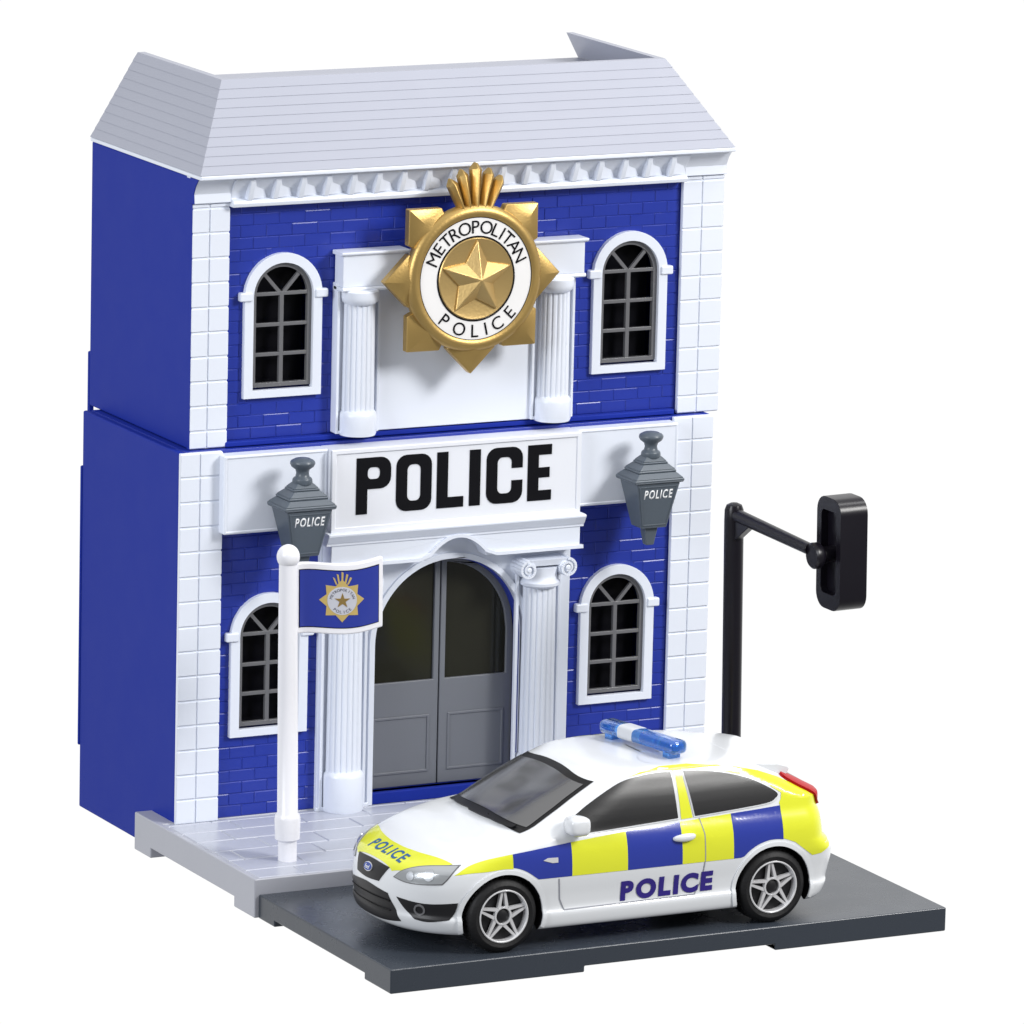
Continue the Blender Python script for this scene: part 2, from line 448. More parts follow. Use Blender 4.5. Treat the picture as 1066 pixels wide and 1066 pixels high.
# lower portico: white surround, arch rim, columns, entablature
bm = BM()
plate(bm, [(2.58, 0), (3.60, 0)]+[(DX-DR*math.cos(PI*i/40), DZS+DR*math.sin(PI*i/40)) for i in range(41)]+[(6.4, 0), (7.30, 0), (7.30, 4.80), (2.58, 4.80)], [], -.02, .10)
obj('door_surround', bm, 'white', B, bevel=.02)
bm = BM()
o_ = [(DX-(DR+.10)*math.cos(PI*i/40), DZS+(DR+.10)*math.sin(PI*i/40)) for i in range(41)]
i_ = [(DX-(DR-.0)*math.cos(PI*i/40), DZS+(DR-.0)*math.sin(PI*i/40)) for i in range(41)]
plate(bm, [(DX-DR-.10, 0.02)]+o_+[(DX+DR+.10, 0.02), (DX+DR, 0.02)]+i_[::-1]+[(DX-DR, 0.02)], [], -.075, .05)
obj('arch_rim', bm, 'white', B, bevel=.03)

def column(cx, y, z0, zb, z1, r, name='column', cap='ionic'):
    """fluted half-round column standing against the wall"""
    bm = BM(); n = 72; fl = 12
    prof = [(z0+zb, 1), (z1, .95)]
    rings = []
    for z, k in prof:
        ring = []
        for i in range(n):
            a = 2*PI*i/n
            g = max(0, math.cos(a*18))**.6
            rr = r*k*(1-.10*g)
            ring.append(bm.verts.new((cx+rr*math.cos(a), y+rr*math.sin(a)*.8, z)))
        rings.append(ring)
    for i in range(n): bm.faces.new((rings[0][i], rings[0][(i+1) % n], rings[1][(i+1) % n], rings[1][i]))
    bm.faces.new(rings[0][::-1]); bm.faces.new(rings[1])
    col = obj(name, bm, 'white', B, smooth=50)
    bm = BM(); R = r*1.13
    lathe(bm, [(R*.95, 0), (R, .04), (R, zb-.09), (R*.97, zb-.04), (R*.86, zb)], (cx, y, z0), n=40)
    obj('column_base', bm, 'white', col, smooth=40)
    bm = BM()
    if cap == 'ionic':
        lathe(bm, [(r*.95, -.02), (r*1.12, .02), (r*1.14, .07), (r*1.0, .12), (r*.95, .2), (r*1.05, .34)], (cx, y, z1), n=36)
        for s in (-1, 1):
            # volute scroll: a spiral roll facing the front
            cxv, czv = cx+s*(r+.06), z1+.33
            pr = []
            for k in range(30):
                a = k/29*2*PI*1.6
                rad = .16*(1-k/29*.72)
                pr.append((cxv+s*rad*math.sin(a), czv+rad*math.cos(a)))
            for k in range(29):
                (xa, za), (xb, zb2) = pr[k], pr[k+1]
                dx, dz = xb-xa, zb2-za; L = math.hypot(dx, dz); nx, nz = -dz/L*.022, dx/L*.022
                plate(bm, [(xa-nx, za-nz), (xb-nx, zb2-nz), (xb+nx, zb2+nz), (xa+nx, za+nz)], [], y-r*.8-.10, y+.02)
            lathe(bm, [(.15, -r*.8-.06), (.15, 0.1)], (cxv, y, czv), 'y', n=20)
            lathe(bm, [(.03, -r*.8-.11), (.05, -r*.8-.09), (.05, 0.)], (cxv, y, czv), 'y', n=12)
        strip(bm, [(y+.1, z1+.38), (y-r*.8-.03, z1+.38), (y-r*.8-.07, z1+.49), (y+.1, z1+.49)], cx-r-.10, cx+r+.10)
    else:
        lathe(bm, [(r*.9, -.02), (r*1.1, .03), (r*1.16, .10), (r*1.16, .20), (r*1.05, .23)], (cx, y, z1), n=36)
    obj('capital', bm, 'white', col, smooth=40)
    return col
column(3.02, -.12, .0, .70, 3.62, .31); column(6.66, -.12, .0, .70, 3.62, .31)
bm = BM()       # pilaster strips behind the columns
bm.free()
for c in (3.02, 6.66):
    bm = BM(); plate(bm, [(c-.48, .01), (c+.5, .01), (c+.5, .08), (c+.43, .08), (c+.43, 4.1), (c+.37, 4.1), (c+.37, .08), (c-.37, .08), (c-.37, 4.1), (c-.43, 4.1), (c-.43, .08), (c-.48, .08)], [], -.10, -.021)
    obj('pilaster', bm, 'white', B, bevel=.012)

# sign wings, sign board and entablature
for x0, x1 in ((.70, 2.60), (7.28, 9.22)):
    bm = BM(); box(bm, x0, x1, -.20, .10, 4.93, 6.26)
    plate(bm, rect(x0+.0, x1-.0, 4.93, 6.26), [rect(x0+.06, x1-.06, 4.99, 6.20)], -.215, -.16)
    obj('sign_wing', bm, 'white', B, bevel=.03)
bm = BM()
box(bm, 2.60, 7.28, -.34, .10, 4.82, 6.26)
plate(bm, rect(2.60, 7.28, 4.84, 6.255), [rect(2.68, 7.20, 4.93, 6.18)], -.365, -.30)
sb = obj('sign_board', bm, 'white2', B, bevel=.012, label='white sign board reading POLICE')
bm = BM()
strip(bm, [(.1, 4.62), (-.36, 4.62), (-.36, 4.66), (-.40, 4.70), (-.44, 4.78), (-.46, 4.80), (-.46, 4.84), (-.38, 4.85), (.1, 4.85)], 2.52, 7.36)
obj('moulding', bm, 'white', B, bevel=.012)
# architrave with the small arched notch
AX, AZ = 4.98, 4.25
n = 24
notch = []
for i in range(n+1):
    t = i/n; x = AX-.55+1.10*t
    notch.append((x, AZ+.36*math.sin(PI*t)**.75))
bm = BM()
plate(bm, [(2.62, AZ)]+notch+[(7.30, AZ), (7.30, 4.63), (2.62, 4.63)], [], -.34, -.02)
ar = obj('architrave', bm, 'white', B, bevel=.012)
bm = BM()
def ribbon(path, w):
    up = []; lo = []
    for i, (x, z) in enumerate(path):
        a = path[max(0, i-1)]; b = path[min(len(path)-1, i+1)]
        dx, dz = b[0]-a[0], b[1]-a[1]; L = math.hypot(dx, dz) or 1
        up.append((x-dz/L*w, z+dx/L*w)); lo.append((x, z))
    return lo+up[::-1]
path = [(2.60, AZ)]+[(AX-.72, AZ)]+[(x, z) for x, z in notch[1:-1]]+[(AX+.72, AZ), (7.34, AZ)]
plate(bm, ribbon(path, .06), [], -.40, -.33)
obj('arch_lip', bm, 'white', ar, bevel=.015)

# block letters of the main sign
def glyph(ch, x, w, z0, z1, t, r, y0, y1, bm):
    h = z1-z0; cx = x+w/2
    if ch == 'P':
        hp = h*.56
        o = [(x, z0), (x+t, z0), (x+t, z1-hp)]
        c = rrect(cx, z1-hp/2, w, hp, r)
        right = [p for p in c if p[0] > cx]
        right = sorted([p for p in right if p[1] < z1-hp/2], key=lambda p: (p[1], p[0]))+[p for p in sorted([q for q in right if q[1] >= z1-hp/2], key=lambda p: (p[1], -p[0]))]
        plate(bm, o+right+[(x, z1)], [rrect(x+t+(w-2*t)/2, z1-hp/2, w-2*t, hp-2*t*.82, min(r*.4, (w-2*t)*.45), 4)], y0, y1)
    elif ch == 'O':
        plate(bm, rrect(cx, (z0+z1)/2, w, h, r), [rrect(cx, (z0+z1)/2, w-2*t, h-2*t*.82, min(r*.5, (w-2*t)*.45))], y0, y1)
    elif ch == 'L':
        plate(bm, [(x, z0), (x+w, z0), (x+w, z0+t*.88), (x+t, z0+t*.88), (x+t, z1), (x, z1)], [], y0, y1)
    elif ch == 'I':
        plate(bm, rect(x, x+w, z0, z1), [], y0, y1)
    elif ch == 'E':
        e = t*.85; zm = (z0+z1)/2
        plate(bm, [(x, z0), (x+w, z0), (x+w, z0+e), (x+t, z0+e), (x+t, zm-e/2), (x+w*.92, zm-e/2), (x+w*.92, zm+e/2), (x+t, zm+e/2), (x+t, z1-e), (x+w, z1-e), (x+w, z1), (x, z1)], [], y0, y1)
    elif ch == 'C':
        O = rrect(cx, (z0+z1)/2, w, h, r, 5); I = rrect(cx, (z0+z1)/2, w-2*t, h-2*t*.82, min(r*.5, (w-2*t)*.45), 5)
        g0, g1 = z0+h*.40, z0+h*.62
        # start at upper right going ccw to lower right
        on = O; k = [p for p in on]
        outer = [(x+w, g1)]+[p for p in k[:6]]+k[6:18]+k[18:24]+[(x+w, g0)]
        inner = [(x+w-t, g0)]+I[::-1][0:6]+I[::-1][6:24]+[(x+w-t, g1)]
        plate(bm, outer+inner, [], y0, y1)
bm = BM()
xs = [('P', 3.06, .64), ('O', 3.80, .66), ('L', 4.56, .50), ('I', 5.17, .205), ('C', 5.49, .68), ('E', 6.27, .45)]
for ch, x, w in xs: glyph(ch, x, w, 5.13, 6.09, .205, .19, -.352, -.338, bm)
obj('lettering', bm, 'black', sb, label='black block letters POLICE')

# ------------------------------------------------------------------ upper portico
bm = BM(); box(bm, 2.88, 7.32, .17, .34, ZM+.12, 8.98)
box(bm, 4.051, 6.049, .10, .34, 8.981, 9.46)
obj('portico_panel', bm, 'white', B, bevel=.02)
for x0, x1 in ((2.90, 4.05), (6.05, 7.42)):
    bm = BM()
    box(bm, x0, x1, -.03, .30, 8.93, 9.46)
    strip(bm, [(.3, 9.46), (-.04, 9.46), (-.09, 9.49), (-.09, 9.53), (.3, 9.53)], x0-.05, x1+.05)
    strip(bm, [(.3, 8.86), (-.05, 8.86), (-.07, 8.89), (-.05, 8.93), (.3, 8.93)], x0-.02, x1+.02)
    obj('entablature', bm, 'white', B, bevel=.012)
column(3.27, .10, ZM+.10, .42, 8.65, .285, cap='plain'); column(6.93, .10, ZM+.10, .42, 8.65, .285, cap='plain')
for c in (3.27, 6.93):
    bm = BM(); z_ = ZM+.125; plate(bm, [(c-.40, z_), (c+.40, z_), (c+.40, 8.858), (c+.35, 8.858), (c+.35, z_+.05), (c-.35, z_+.05), (c-.35, 8.858), (c-.40, 8.858)], [], .10, .169)
    obj('pilaster', bm, 'white', B, bevel=.01)

# ------------------------------------------------------------------ badge
BX, BZ, BY = 5.10, 9.05, -.50
bm = BM()
# each tip: a faceted pyramid point
def tip(ang, Rt, base, y0=BY+.06, ridge=.17):
    d = Vector((math.cos(ang), 0, math.sin(ang))); p = Vector((-d.z, 0, d.x))
    c = Vector((BX, y0, BZ))
    T_ = c+d*Rt; a = c+d*.35+p*base*1.25; b = c+d*.35-p*base*1.25
    wa = c+d*(Rt-base*.99)+p*base; wb = c+d*(Rt-base*.99)-p*base
    top = c+d*(Rt-base*.80)+Vector((0, -ridge*.75, 0))
    bk = Vector((0, .16, 0))
    v = {k: bm.verts.new(q) for k, q in dict(T=T_, wa=wa, wb=wb, top=top, t0=c, Tb=T_+bk, wab=wa+bk, wbb=wb+bk).items()}
    ca = bm.verts.new(c+p*.02); cb = bm.verts.new(c-p*.02)
    cab = bm.verts.new(c+p*.02+bk); cbb = bm.verts.new(c-p*.02+bk)
    F = bm.faces.new
    F((v['T'], v['wa'], v['top'])); F((v['T'], v['top'], v['wb']))
    F((v['wa'], ca, v['t0'], v['top'])); F((v['top'], v['t0'], cb, v['wb']))
    F((v['T'], v['Tb'], v['wab'], v['wa'])); F((v['T'], v['wb'], v['wbb'], v['Tb']))
    F((v['wa'], v['wab'], cab, ca)); F((v['wb'], cb, cbb, v['wbb']))
    F((v['Tb'], v['wbb'], cbb, cab, v['wab']))
for k in range(8):
    if k == 2: continue
    diag = k % 2
    tip(PI/4*k, 1.64 if not diag else 1.70, .45 if not diag else .43)
badge = obj('badge', bm, 'gold', B, bevel=.03, seg=3, label='large gold star badge reading METROPOLITAN POLICE')
bm = BM()
lathe(bm, [(1.18, .25), (1.245, .12), (1.25, 0.02), (1.22, -.05), (1.15, -.085), (1.07, -.085), (1.04, -.06), (1.04, .2)], (BX, BY, BZ), 'y', n=96, cap=False)
obj('badge_rim', bm, 'gold', badge, smooth=50)
bm = BM()
lathe(bm, [(1.045, .1), (1.045, -.055), (.70, -.055), (.70, .1)], (BX, BY, BZ), 'y', n=96, cap=False)
br = obj('badge_ring', bm, 'ring', badge, smooth=30)
bm = BM()
for r0, r1 in ((1.032, 1.05), (.70, .725)):
    lathe(bm, [(r0, -.058), (r0, -.063), (r1, -.063), (r1, -.058)], (BX, BY, BZ), 'y', n=96, cap=False)
obj('ring_outline', bm, 'black', br)
bm = BM()
lathe(bm, [(.705, .05), (.705, -.05), (.68, -.075), (.62, -.062), (.3, -.045), (.02, -.045)], (BX, BY, BZ), 'y', n=72)
bc = obj('badge_centre', bm, 'star', badge, smooth=50)
bm = BM()
vc = bm.verts.new((BX, BY-.30, BZ)); P = []
for k in range(10):
    a = PI/2+PI/5*k; r = .66 if k % 2 == 0 else .34
    P.append((BX+r*math.cos(a), BZ+r*math.sin(a)))
A = [bm.verts.new((x, BY-.075 if k % 2 else BY-.10, z)) for k, (x, z) in enumerate(P)]; Bv = [bm.verts.new((x, BY-.03, z)) for x, z in P]
for i in range(10):
    j = (i+1) % 10
    bm.faces.new((vc, A[i], A[j])); bm.faces.new((A[i], Bv[i], Bv[j], A[j]))
obj('star', bm, 'star', bc, bevel=.018, seg=3, smooth=20)
# crown of five feathers
bm = BM()
for k, (a, L, w) in enumerate(((-23, .56, .095), (-11.5, .68, .095), (0, .77, .105), (11.5, .68, .095), (23, .58, .095))):
    a = math.radians(a); d = Vector((math.sin(a), 0, math.cos(a))); p = Vector((d.z, 0, -d.x))
    base = Vector((BX+.02+math.sin(a)*.66, BY+.04, BZ+1.18))
    b0 = base-p*w*.62; b1 = base+p*w*.62; s0 = base+d*(L-.12)-p*w*.95; s1 = base+d*(L-.12)+p*w*.95
    t = base+d*L
    rb = base+Vector((0, -.11, 0)); rt = base+d*(L-.11)+Vector((0, -.12, 0)); bk = Vector((0, .12, 0))
    V = [bm.verts.new(q) for q in (b0, s0, t, s1, b1, rb, rt, b0+bk, s0+bk, t+bk, s1+bk, b1+bk)]
    for f in ((0, 1, 6, 5), (5, 6, 3, 4), (1, 2, 6), (2, 3, 6), (0, 7, 8, 1), (1, 8, 9, 2), (2, 9, 10, 3), (3, 10, 11, 4), (7, 11, 10, 9, 8)): bm.faces.new([V[i] for i in f])
obj('crown', bm, 'gold', badge, bevel=.025, seg=3, smooth=40)
bm = BM(); lathe(bm, [(.5, -.1), (.5, .8)], (BX, BY+.15, BZ), 'y', n=32)
obj('badge_mount', bm, 'white', badge)
# curved lettering
def arc_text(word, R, a0, a1, size, top=True):
    out = BM(); n = len(word)
    # advance widths
    wd = {'M': 1.18, 'W': 1.2, 'I': .5, 'O': 1.12, 'L': .86, 'E': .92, 'T': .92}
    ws = [wd.get(c, 1.0) for c in word]; tot = sum(ws)
    acc = 0
    for c, w in zip(word, ws):
        t = (acc+w/2)/tot; acc += w
        ang = math.radians(a0+(a1-a0)*t)
        g = text_bm(c, size, bold=0)
        extrude_flat(g, .006)
        rot = ang-PI/2 if top else ang+PI/2
        ca, sa = math.cos(rot), math.sin(rot)
        for v in g.verts:
            x, z, h = v.co.x, v.co.y, v.co.z
            v.co = Vector((BX+R*math.cos(ang)+x*ca-z*sa, BY-.0575-h, BZ+R*math.sin(ang)+x*sa+z*ca))
        merge(out, g)
    return out
obj('lettering', arc_text('METROPOLITAN', .875, 163, 17, .315), 'black', br, smooth=0)
obj('lettering', arc_text('POLICE', .885, 220, 326, .315, False), 'black', br, smooth=0)

# ------------------------------------------------------------------ wall lanterns
def lantern(x0, x1, yf, yb=-.36):
    cx = (x0+x1)/2; cy = (yf+yb)/2; z = 5.42
    hx, hy = (x1-x0)/2, (yb-yf)/2
    bm = BM()
    def ring(k, z0, z1, k2): frustum(bm, (cx-hx*k, cx+hx*k, cy-hy*k, cy+hy*k, z0), (cx-hx*k2, cx+hx*k2, cy-hy*k2, cy+hy*k2, z1))
    b = bm
    ring(.70, z-.78, z, .0)if 0 else None
    frustum(bm, (cx-hx*.50, cx+hx*.50, cy-hy*.52, cy+hy*.52, z-.80), (cx-hx*.86, cx+hx*.86, cy-hy*.88, cy+hy*.88, z))
    # raised rim round the front panel
    frustum(bm, (cx-hx*.16, cx+hx*.16, cy-hy*.18, cy+hy*.18, z-1.12), (cx-hx*.26, cx+hx*.26, cy-hy*.3, cy+hy*.3, z-.80))
    body = obj('wall_lantern', bm, 'lantern', B, bevel=.02)
    bm = BM()
    q = .86
    for k0, h0, h1, k1 in ((.95, 0, .04, 1.0), (1.0, .04, .09, .97), (.97, .09, .20, .74), (.76, .20, .25, .74), (.74, .25, .36, .50), (.52, .36, .40, .48), (.48, .40, .50, .30)):
        ring(k0, z+h0*q, z+h1*q, k1)
    lathe(bm, [(.15, .44*q), (.17, .50*q), (.165, .57*q), (.12, .61*q), (.105, .68*q), (.12, .75*q), (.19, .81*q), (.215, .87*q), (.20, .92*q), (.12, .965*q), (.04, .98*q)], (cx, cy, z), n=28)
    obj('lantern_cap', bm, 'lantern', body, bevel=.022, seg=3, smooth=40)
    bm = BM()         # front glazing bead
    def front(u, k, d=0):
        t = k; h = .50+(.86-.50)*t; g = .52+(.88-.52)*t
        return Vector((cx+hx*h*u, cy-hy*g-d, z-.80+.80*t))
    for (u0, u1, k0, k1) in ((-.93, -.85, .06, .94), (.85, .93, .06, .94), (-.85, .85, .06, .09), (-.85, .85, .91, .94)):
        q = [front(u0, k0, .012), front(u1, k0, .012), front(u1, k1, .012), front(u0, k1, .012)]
        q2 = [front(u0, k0, -.01), front(u1, k0, -.01), front(u1, k1, -.01), front(u0, k1, -.01)]
        v = [bm.verts.new(p) for p in q+q2]
        for f in ((0, 1, 2, 3), (0, 4, 5, 1), (1, 5, 6, 2), (2, 6, 7, 3), (3, 7, 4, 0)): bm.faces.new([v[i] for i in f])
    obj('glazing_bead', bm, 'lantern', body, bevel=.005)
    bm = word_bm('POLICE', .2, .005, .028, .12); fit(bm, .54, .16)
    extrude_flat(bm, .004)
    for v in bm.verts:
        x, y, h = v.co.x+.01, v.co.y, v.co.z
        k = .76+y/.80
        p = front(0, k, .003+h); v.co = Vector((p.x+x, p.y, p.z))
    obj('lettering', bm, 'printwhite', body, smooth=0)
    bm = BM(); box(bm, cx-.12, cx+.12, cy+hy*.5, -.19, z-.35, z-.1)
    obj('bracket', bm, 'lantern', body)
lantern(1.40, 2.36, -1.10); lantern(7.93, 8.89, -1.10)

# ================================================================== PAVEMENT SLAB
Pv = thing('pavement_base', 'pale grey plastic paved base under the toy police station', 'toy pavement', (5, -1.4, GZ))
PX0, PX1, PY0, PY1 = -.30, 9.50, -3.79, .0
bm = BM(); box(bm, PX0+.103, PX1-.103, PY0+.093, .075, -.0295, .0)
rnd = random.Random(4)
y = PY0+.10; r = 0
for bh in (.50, .66, .60, .66, .60, .55, .60):
    yt = min(y+bh, -.03); x = PX0+.11-(.62, .15, .9, .4, .75, .2, .5)[r]
    while x < PX1-.11 and yt > y+.05:
        w = (1.3, 1.05, 1.45, 1.2)[(r+int(x*3)) % 4]
        a, b = max(x, PX0+.11), min(x+w, PX1-.11)
        if b-a > .1: frustum(bm, (a+.008, b-.008, y+.008, yt-.008, 0), (a+.024, b-.024, y+.024, yt-.024, .016+rnd.uniform(-.003, .003)))
        x += w
    y = yt; r += 1
obj('paving', bm, 'pave', Pv)
def carve(o, cutters, m, bevel, parent):
    for b_ in cutters:
        cc_ = obj('cutter', b_, 'dark', parent)
        md = o.modifiers.new('b', 'BOOLEAN'); md.operation = 'DIFFERENCE'; md.object = cc_; md.solver = 'EXACT'
        dg = bpy.context.evaluated_depsgraph_get(); dg.update()
        me = bpy.data.meshes.new_from_object(o.evaluated_get(dg)); o.modifiers.clear(); o.data = me; bpy.data.objects.remove(cc_)
    o.data.materials.clear(); o.data.materials.append(M[m])
    o.data.shade_smooth(); o.data.set_sharp_from_angle(angle=math.radians(30))
    b = o.modifiers.new('bevel', 'BEVEL'); b.width = bevel; b.segments = 3; b.limit_method = 'ANGLE'; b.harden_normals = True
bm = BM(); box(bm, PX0, PX1, PY0, 1.02, GZ, .018)
kb = obj('kerb', bm, 'paveplain', Pv)
c1 = BM(); box(c1, PX0+.10, PX1-.10, PY0+.09, .0785, -.03, 1)
c2 = BM(); box(c2, PX0-1, PX1+1, PY0+.80, .35, GZ-1, GZ+.17)
carve(kb, (c1, c2), 'paveplain', .022, Pv)
# ================================================================== ROAD BASE
DZ = -.233
Rd = thing('road_base', 'dark slate plastic road slab under the toy police car', 'toy road', (4.77, -6.25, GZ))
RX0, RX1, RY0, RY1 = -.235, 9.79, -8.71, -3.80
bm = BM(); box(bm, RX0, RX1, RY0, RY1, GZ, DZ)
rs = obj('road_slab', bm, 'road', Rd)
cb = BM(); box(cb, 3.18, 6.62, RY0-1, RY1+1, GZ-1, GZ+.10)
c2 = BM(); box(c2, RX0-1, RX1+1, RY0+.95, RY1-.62, GZ-1, GZ+.0999)
carve(rs, (cb, c2), 'road', .025, Rd)

# ================================================================== FLAG POLE
FX, FY = .735, -2.82
Fp = thing('flag_pole', 'white pole with a blue police flag standing at the left of the grey pavement', 'flag pole', (FX, FY, 0))
bm = BM()
lathe(bm, [(.155, 0), (.155, .34), (.205, .38), (.215, .72), (.20, .78), (.17, .82), (.165, 2.9), (.15, 5.0)], (FX, FY, 0), n=32)
obj('pole', bm, 'flagwhite', Fp, smooth=40)
bm = BM(); n = 12
lathe(bm, [(.02, -.205)]+[(.19*math.cos(-PI/2+PI*k/14), .205*math.sin(-PI/2+PI*k/14)) for k in range(1, 14)]+[(.02, .205)], (FX, FY, 5.10), n=28)
obj('ball', bm, 'flagwhite', Fp, smooth=60)
def wave(x): return .03*math.sin((x-FX)*3.9+.9)            # up-down ripple of the rim
def bulge(x): return .10*math.sin((x-FX)*3.4+.4)
bm = BM()
def cloth(x0, x1, z0, z1, y0, y1, m):
    nx, nz = 40, 16
    bm = BM(); G = {}
    for s, yy in ((0, y0), (1, y1)):
        for i in range(nx+1):
            for j in range(nz+1):
                x = x0+(x1-x0)*i/nx; z = z0+(z1-z0)*j/nz
                G[s, i, j] = bm.verts.new((x, FY+yy+bulge(x), z+wave(x)))
    for i in range(nx):
        for j in range(nz):
            bm.faces.new((G[0, i, j], G[0, i+1, j], G[0, i+1, j+1], G[0, i, j+1])); bm.faces.new((G[1, i, j], G[1, i, j+1], G[1, i+1, j+1], G[1, i+1, j]))
    for i in range(nx):
        bm.faces.new((G[0, i, 0], G[1, i, 0], G[1, i+1, 0], G[0, i+1, 0])); bm.faces.new((G[0, i, nz], G[0, i+1, nz], G[1, i+1, nz], G[1, i, nz]))
    for j in range(nz):
        bm.faces.new((G[0, 0, j], G[0, 0, j+1], G[1, 0, j+1], G[1, 0, j])); bm.faces.new((G[0, nx, j], G[1, nx, j], G[1, nx, j+1], G[0, nx, j+1]))
    return bm
fl = obj('flag', cloth(FX+.10, FX+1.68, 3.76, 4.94, -.06, .06, None), 'flagwhite', Fp, bevel=.03, seg=3)
obj('flag_field', cloth(FX+.22, FX+1.57, 3.88, 4.82, -.072, -.0605, None), 'carblue', fl)
obj('flag_field_outline', cloth(FX+.205, FX+1.585, 3.865, 4.835, -.0665, -.0602, None), 'black', fl)
EX, EZ_ = FX+.92, 4.33
def on_flag(pts2, d0, d1, bm):
    b2 = BM(); plate(b2, pts2, [], d0, d1)
    xs_ = [v.co.x for v in b2.verts]; k = math.floor(min(xs_)/.04)+1
    while k*.04 < max(xs_):
        bmesh.ops.bisect_plane(b2, geom=b2.verts[:]+b2.edges[:]+b2.faces[:], plane_co=(k*.04, 0, 0), plane_no=(1, 0, 0), dist=1e-5); k += 1
    for v in b2.verts:
        u, d, w = v.co; v.co = (EX+u, FY+d+bulge(EX+u), EZ_+w+wave(EX+u))
    merge(bm, b2)
bm = BM(); P = []
for k in range(16):
    a = PI/8*k+PI/2; r = .365 if k % 2 == 0 else .265
    P.append((r*math.cos(a), r*math.sin(a)*.98))
on_flag(P, -.079, -.073, bm)
for k, L in ((-2, .40), (-1, .44), (0, .47), (1, .44), (2, .40)):
    a = math.radians(k*10); on_flag([(math.sin(a)*.26-.012, .27), (math.sin(a)*.26+.012, .27), (math.sin(a)*L+.018, math.cos(a)*L), (math.sin(a)*L-.012, math.cos(a)*L+.015)], -.078, -.073, bm)
em = obj('flag_emblem', bm, 'printgold', fl, smooth=0, label='small gold star emblem on the blue flag')
bm = BM()
P = []
for k in range(16):
    a = PI/8*k+PI/2; r = .325 if k % 2 == 0 else .265
    P.append((r*math.cos(a), r*math.sin(a)*.98))
on_flag(P, -.083, -.0795, bm)
obj('emblem_ring', bm, 'emblemsilver', em, smooth=0) if 0 else None
bm2 = BM(); on_flag([(.235*math.cos(2*PI*k/32), .235*math.sin(2*PI*k/32)) for k in range(32)], -.084, -.0795, bm2)
bm.free()
for o_name, b_, m_ in (('flag_emblem_ring', bm2, 'emblemsilver'),): obj(o_name, b_, m_, fl, smooth=0)
bm = BM(); P = []
for k in range(10):
    a = PI/2+PI/5*k; r = .13 if k % 2 == 0 else .05
    P.append((r*math.cos(a), r*math.sin(a)))
on_flag(P, -.089, -.0845, bm); obj('flag_star', bm, 'gold', fl, smooth=0)
bm = BM()
def mini(word, R, a0, a1, size, top, out):
    n = len(word)
    for i, c in enumerate(word):
        ang = math.radians(a0+(a1-a0)*(i+.5)/n); g = text_bm(c, size, bold=0)
        extrude_flat(g, .003)
        rot = ang-PI/2 if top else ang+PI/2; ca, sa = math.cos(rot), math.sin(rot)
        for v in g.verts:
            x, z, h = v.co.x, v.co.y, v.co.z
            u, w = R*math.cos(ang)+x*ca-z*sa, R*math.sin(ang)+x*sa+z*ca
            v.co = Vector((EX+u, FY-.0845-h+bulge(EX+u), EZ_+w+wave(EX+u)))
        merge(out, g)
mini('METROPOLITAN', .185, 172, 8, .062, True, bm); obj('flag_lettering', bm, 'printgrey', fl, smooth=0)
bm = BM(); mini('POLICE', .187, 222, 318, .068, False, bm)
obj('flag_lettering', bm, 'printgrey', fl, smooth=0)

# ================================================================== TRAFFIC LIGHT
TX, TY = 9.00, -2.82
Tl = thing('traffic_light', 'black traffic light on a tall pole reaching over the road behind the car', 'traffic light', (TX, TY, 0))
bm = BM(); lathe(bm, [(.165, 0), (.165, 5.1), (.16, 5.28), (.13, 5.36), (.06, 5.395)], (TX, TY, 0), n=28)
obj('pole', bm, 'pole', Tl, smooth=40)
bm = BM(); lathe(bm, [(.26, 0), (.26, .35), (.2, .42)], (TX, TY, 0), n=28)
obj('pole_foot', bm, 'pole', Tl, smooth=40)
bm = BM()
ya, yb_ = TY-.05, -5.42
def tube(bm, p0, p1, r0, r1, n=20):
    p0, p1 = Vector(p0), Vector(p1); d = (p1-p0).normalized(); u = d.orthogonal().normalized(); w = d.cross(u)
    R0 = [bm.verts.new(p0+(u*math.cos(2*PI*i/n)+w*math.sin(2*PI*i/n))*r0) for i in range(n)]
    R1 = [bm.verts.new(p1+(u*math.cos(2*PI*i/n)+w*math.sin(2*PI*i/n))*r1) for i in range(n)]
    for i in range(n): bm.faces.new((R0[i], R0[(i+1) % n], R1[(i+1) % n], R1[i]))
    bm.faces.new(R0[::-1]); bm.faces.new(R1)
tube(bm, (TX, ya, 5.20), (TX, yb_, 5.12), .115, .10)
v = [bm.verts.new(p) for p in ((TX-.07, TY-.1, 4.75), (TX+.07, TY-.1, 4.75), (TX+.07, TY-.7, 5.15), (TX-.07, TY-.7, 5.15), (TX-.07, TY-.1, 5.2), (TX+.07, TY-.1, 5.2))]
for f in ((0, 1, 2, 3), (0, 3, 4), (1, 5, 2), (4, 3, 2, 5), (0, 4, 5, 1)): bm.faces.new([v[i] for i in f])
obj('arm', bm, 'pole', Tl, bevel=.015, smooth=40)
bm = BM()
lathe(bm, [(.19, -.12), (.22, -.09), (.22, .0), (.19, .04), (.14, .08), (.13, .42)], (TX+.07, -5.56, 5.04), 'x', n=28)
obj('swivel', bm, 'pole', Tl, smooth=40)
hx0, hx1, hy0, hy1, hz0, hz1 = 9.29, 9.80, -5.92, -5.12, 4.10, 5.98
bm = BM()
fnx = lambda u, v, d: (d, u, v)
cyh, czh = (hy0+hy1)/2, (hz0+hz1)/2
plate(bm, rrect(cyh, czh, hy1-hy0, hz1-hz0, .26, 6), [rrect(cyh, czh+.02, .50, 1.40, .10, 5)], hx0, hx0+.13, fn=fnx)
plate(bm, rrect(cyh, czh, hy1-hy0, hz1-hz0, .26, 6), [], hx0+.13, hx1, fn=fnx)
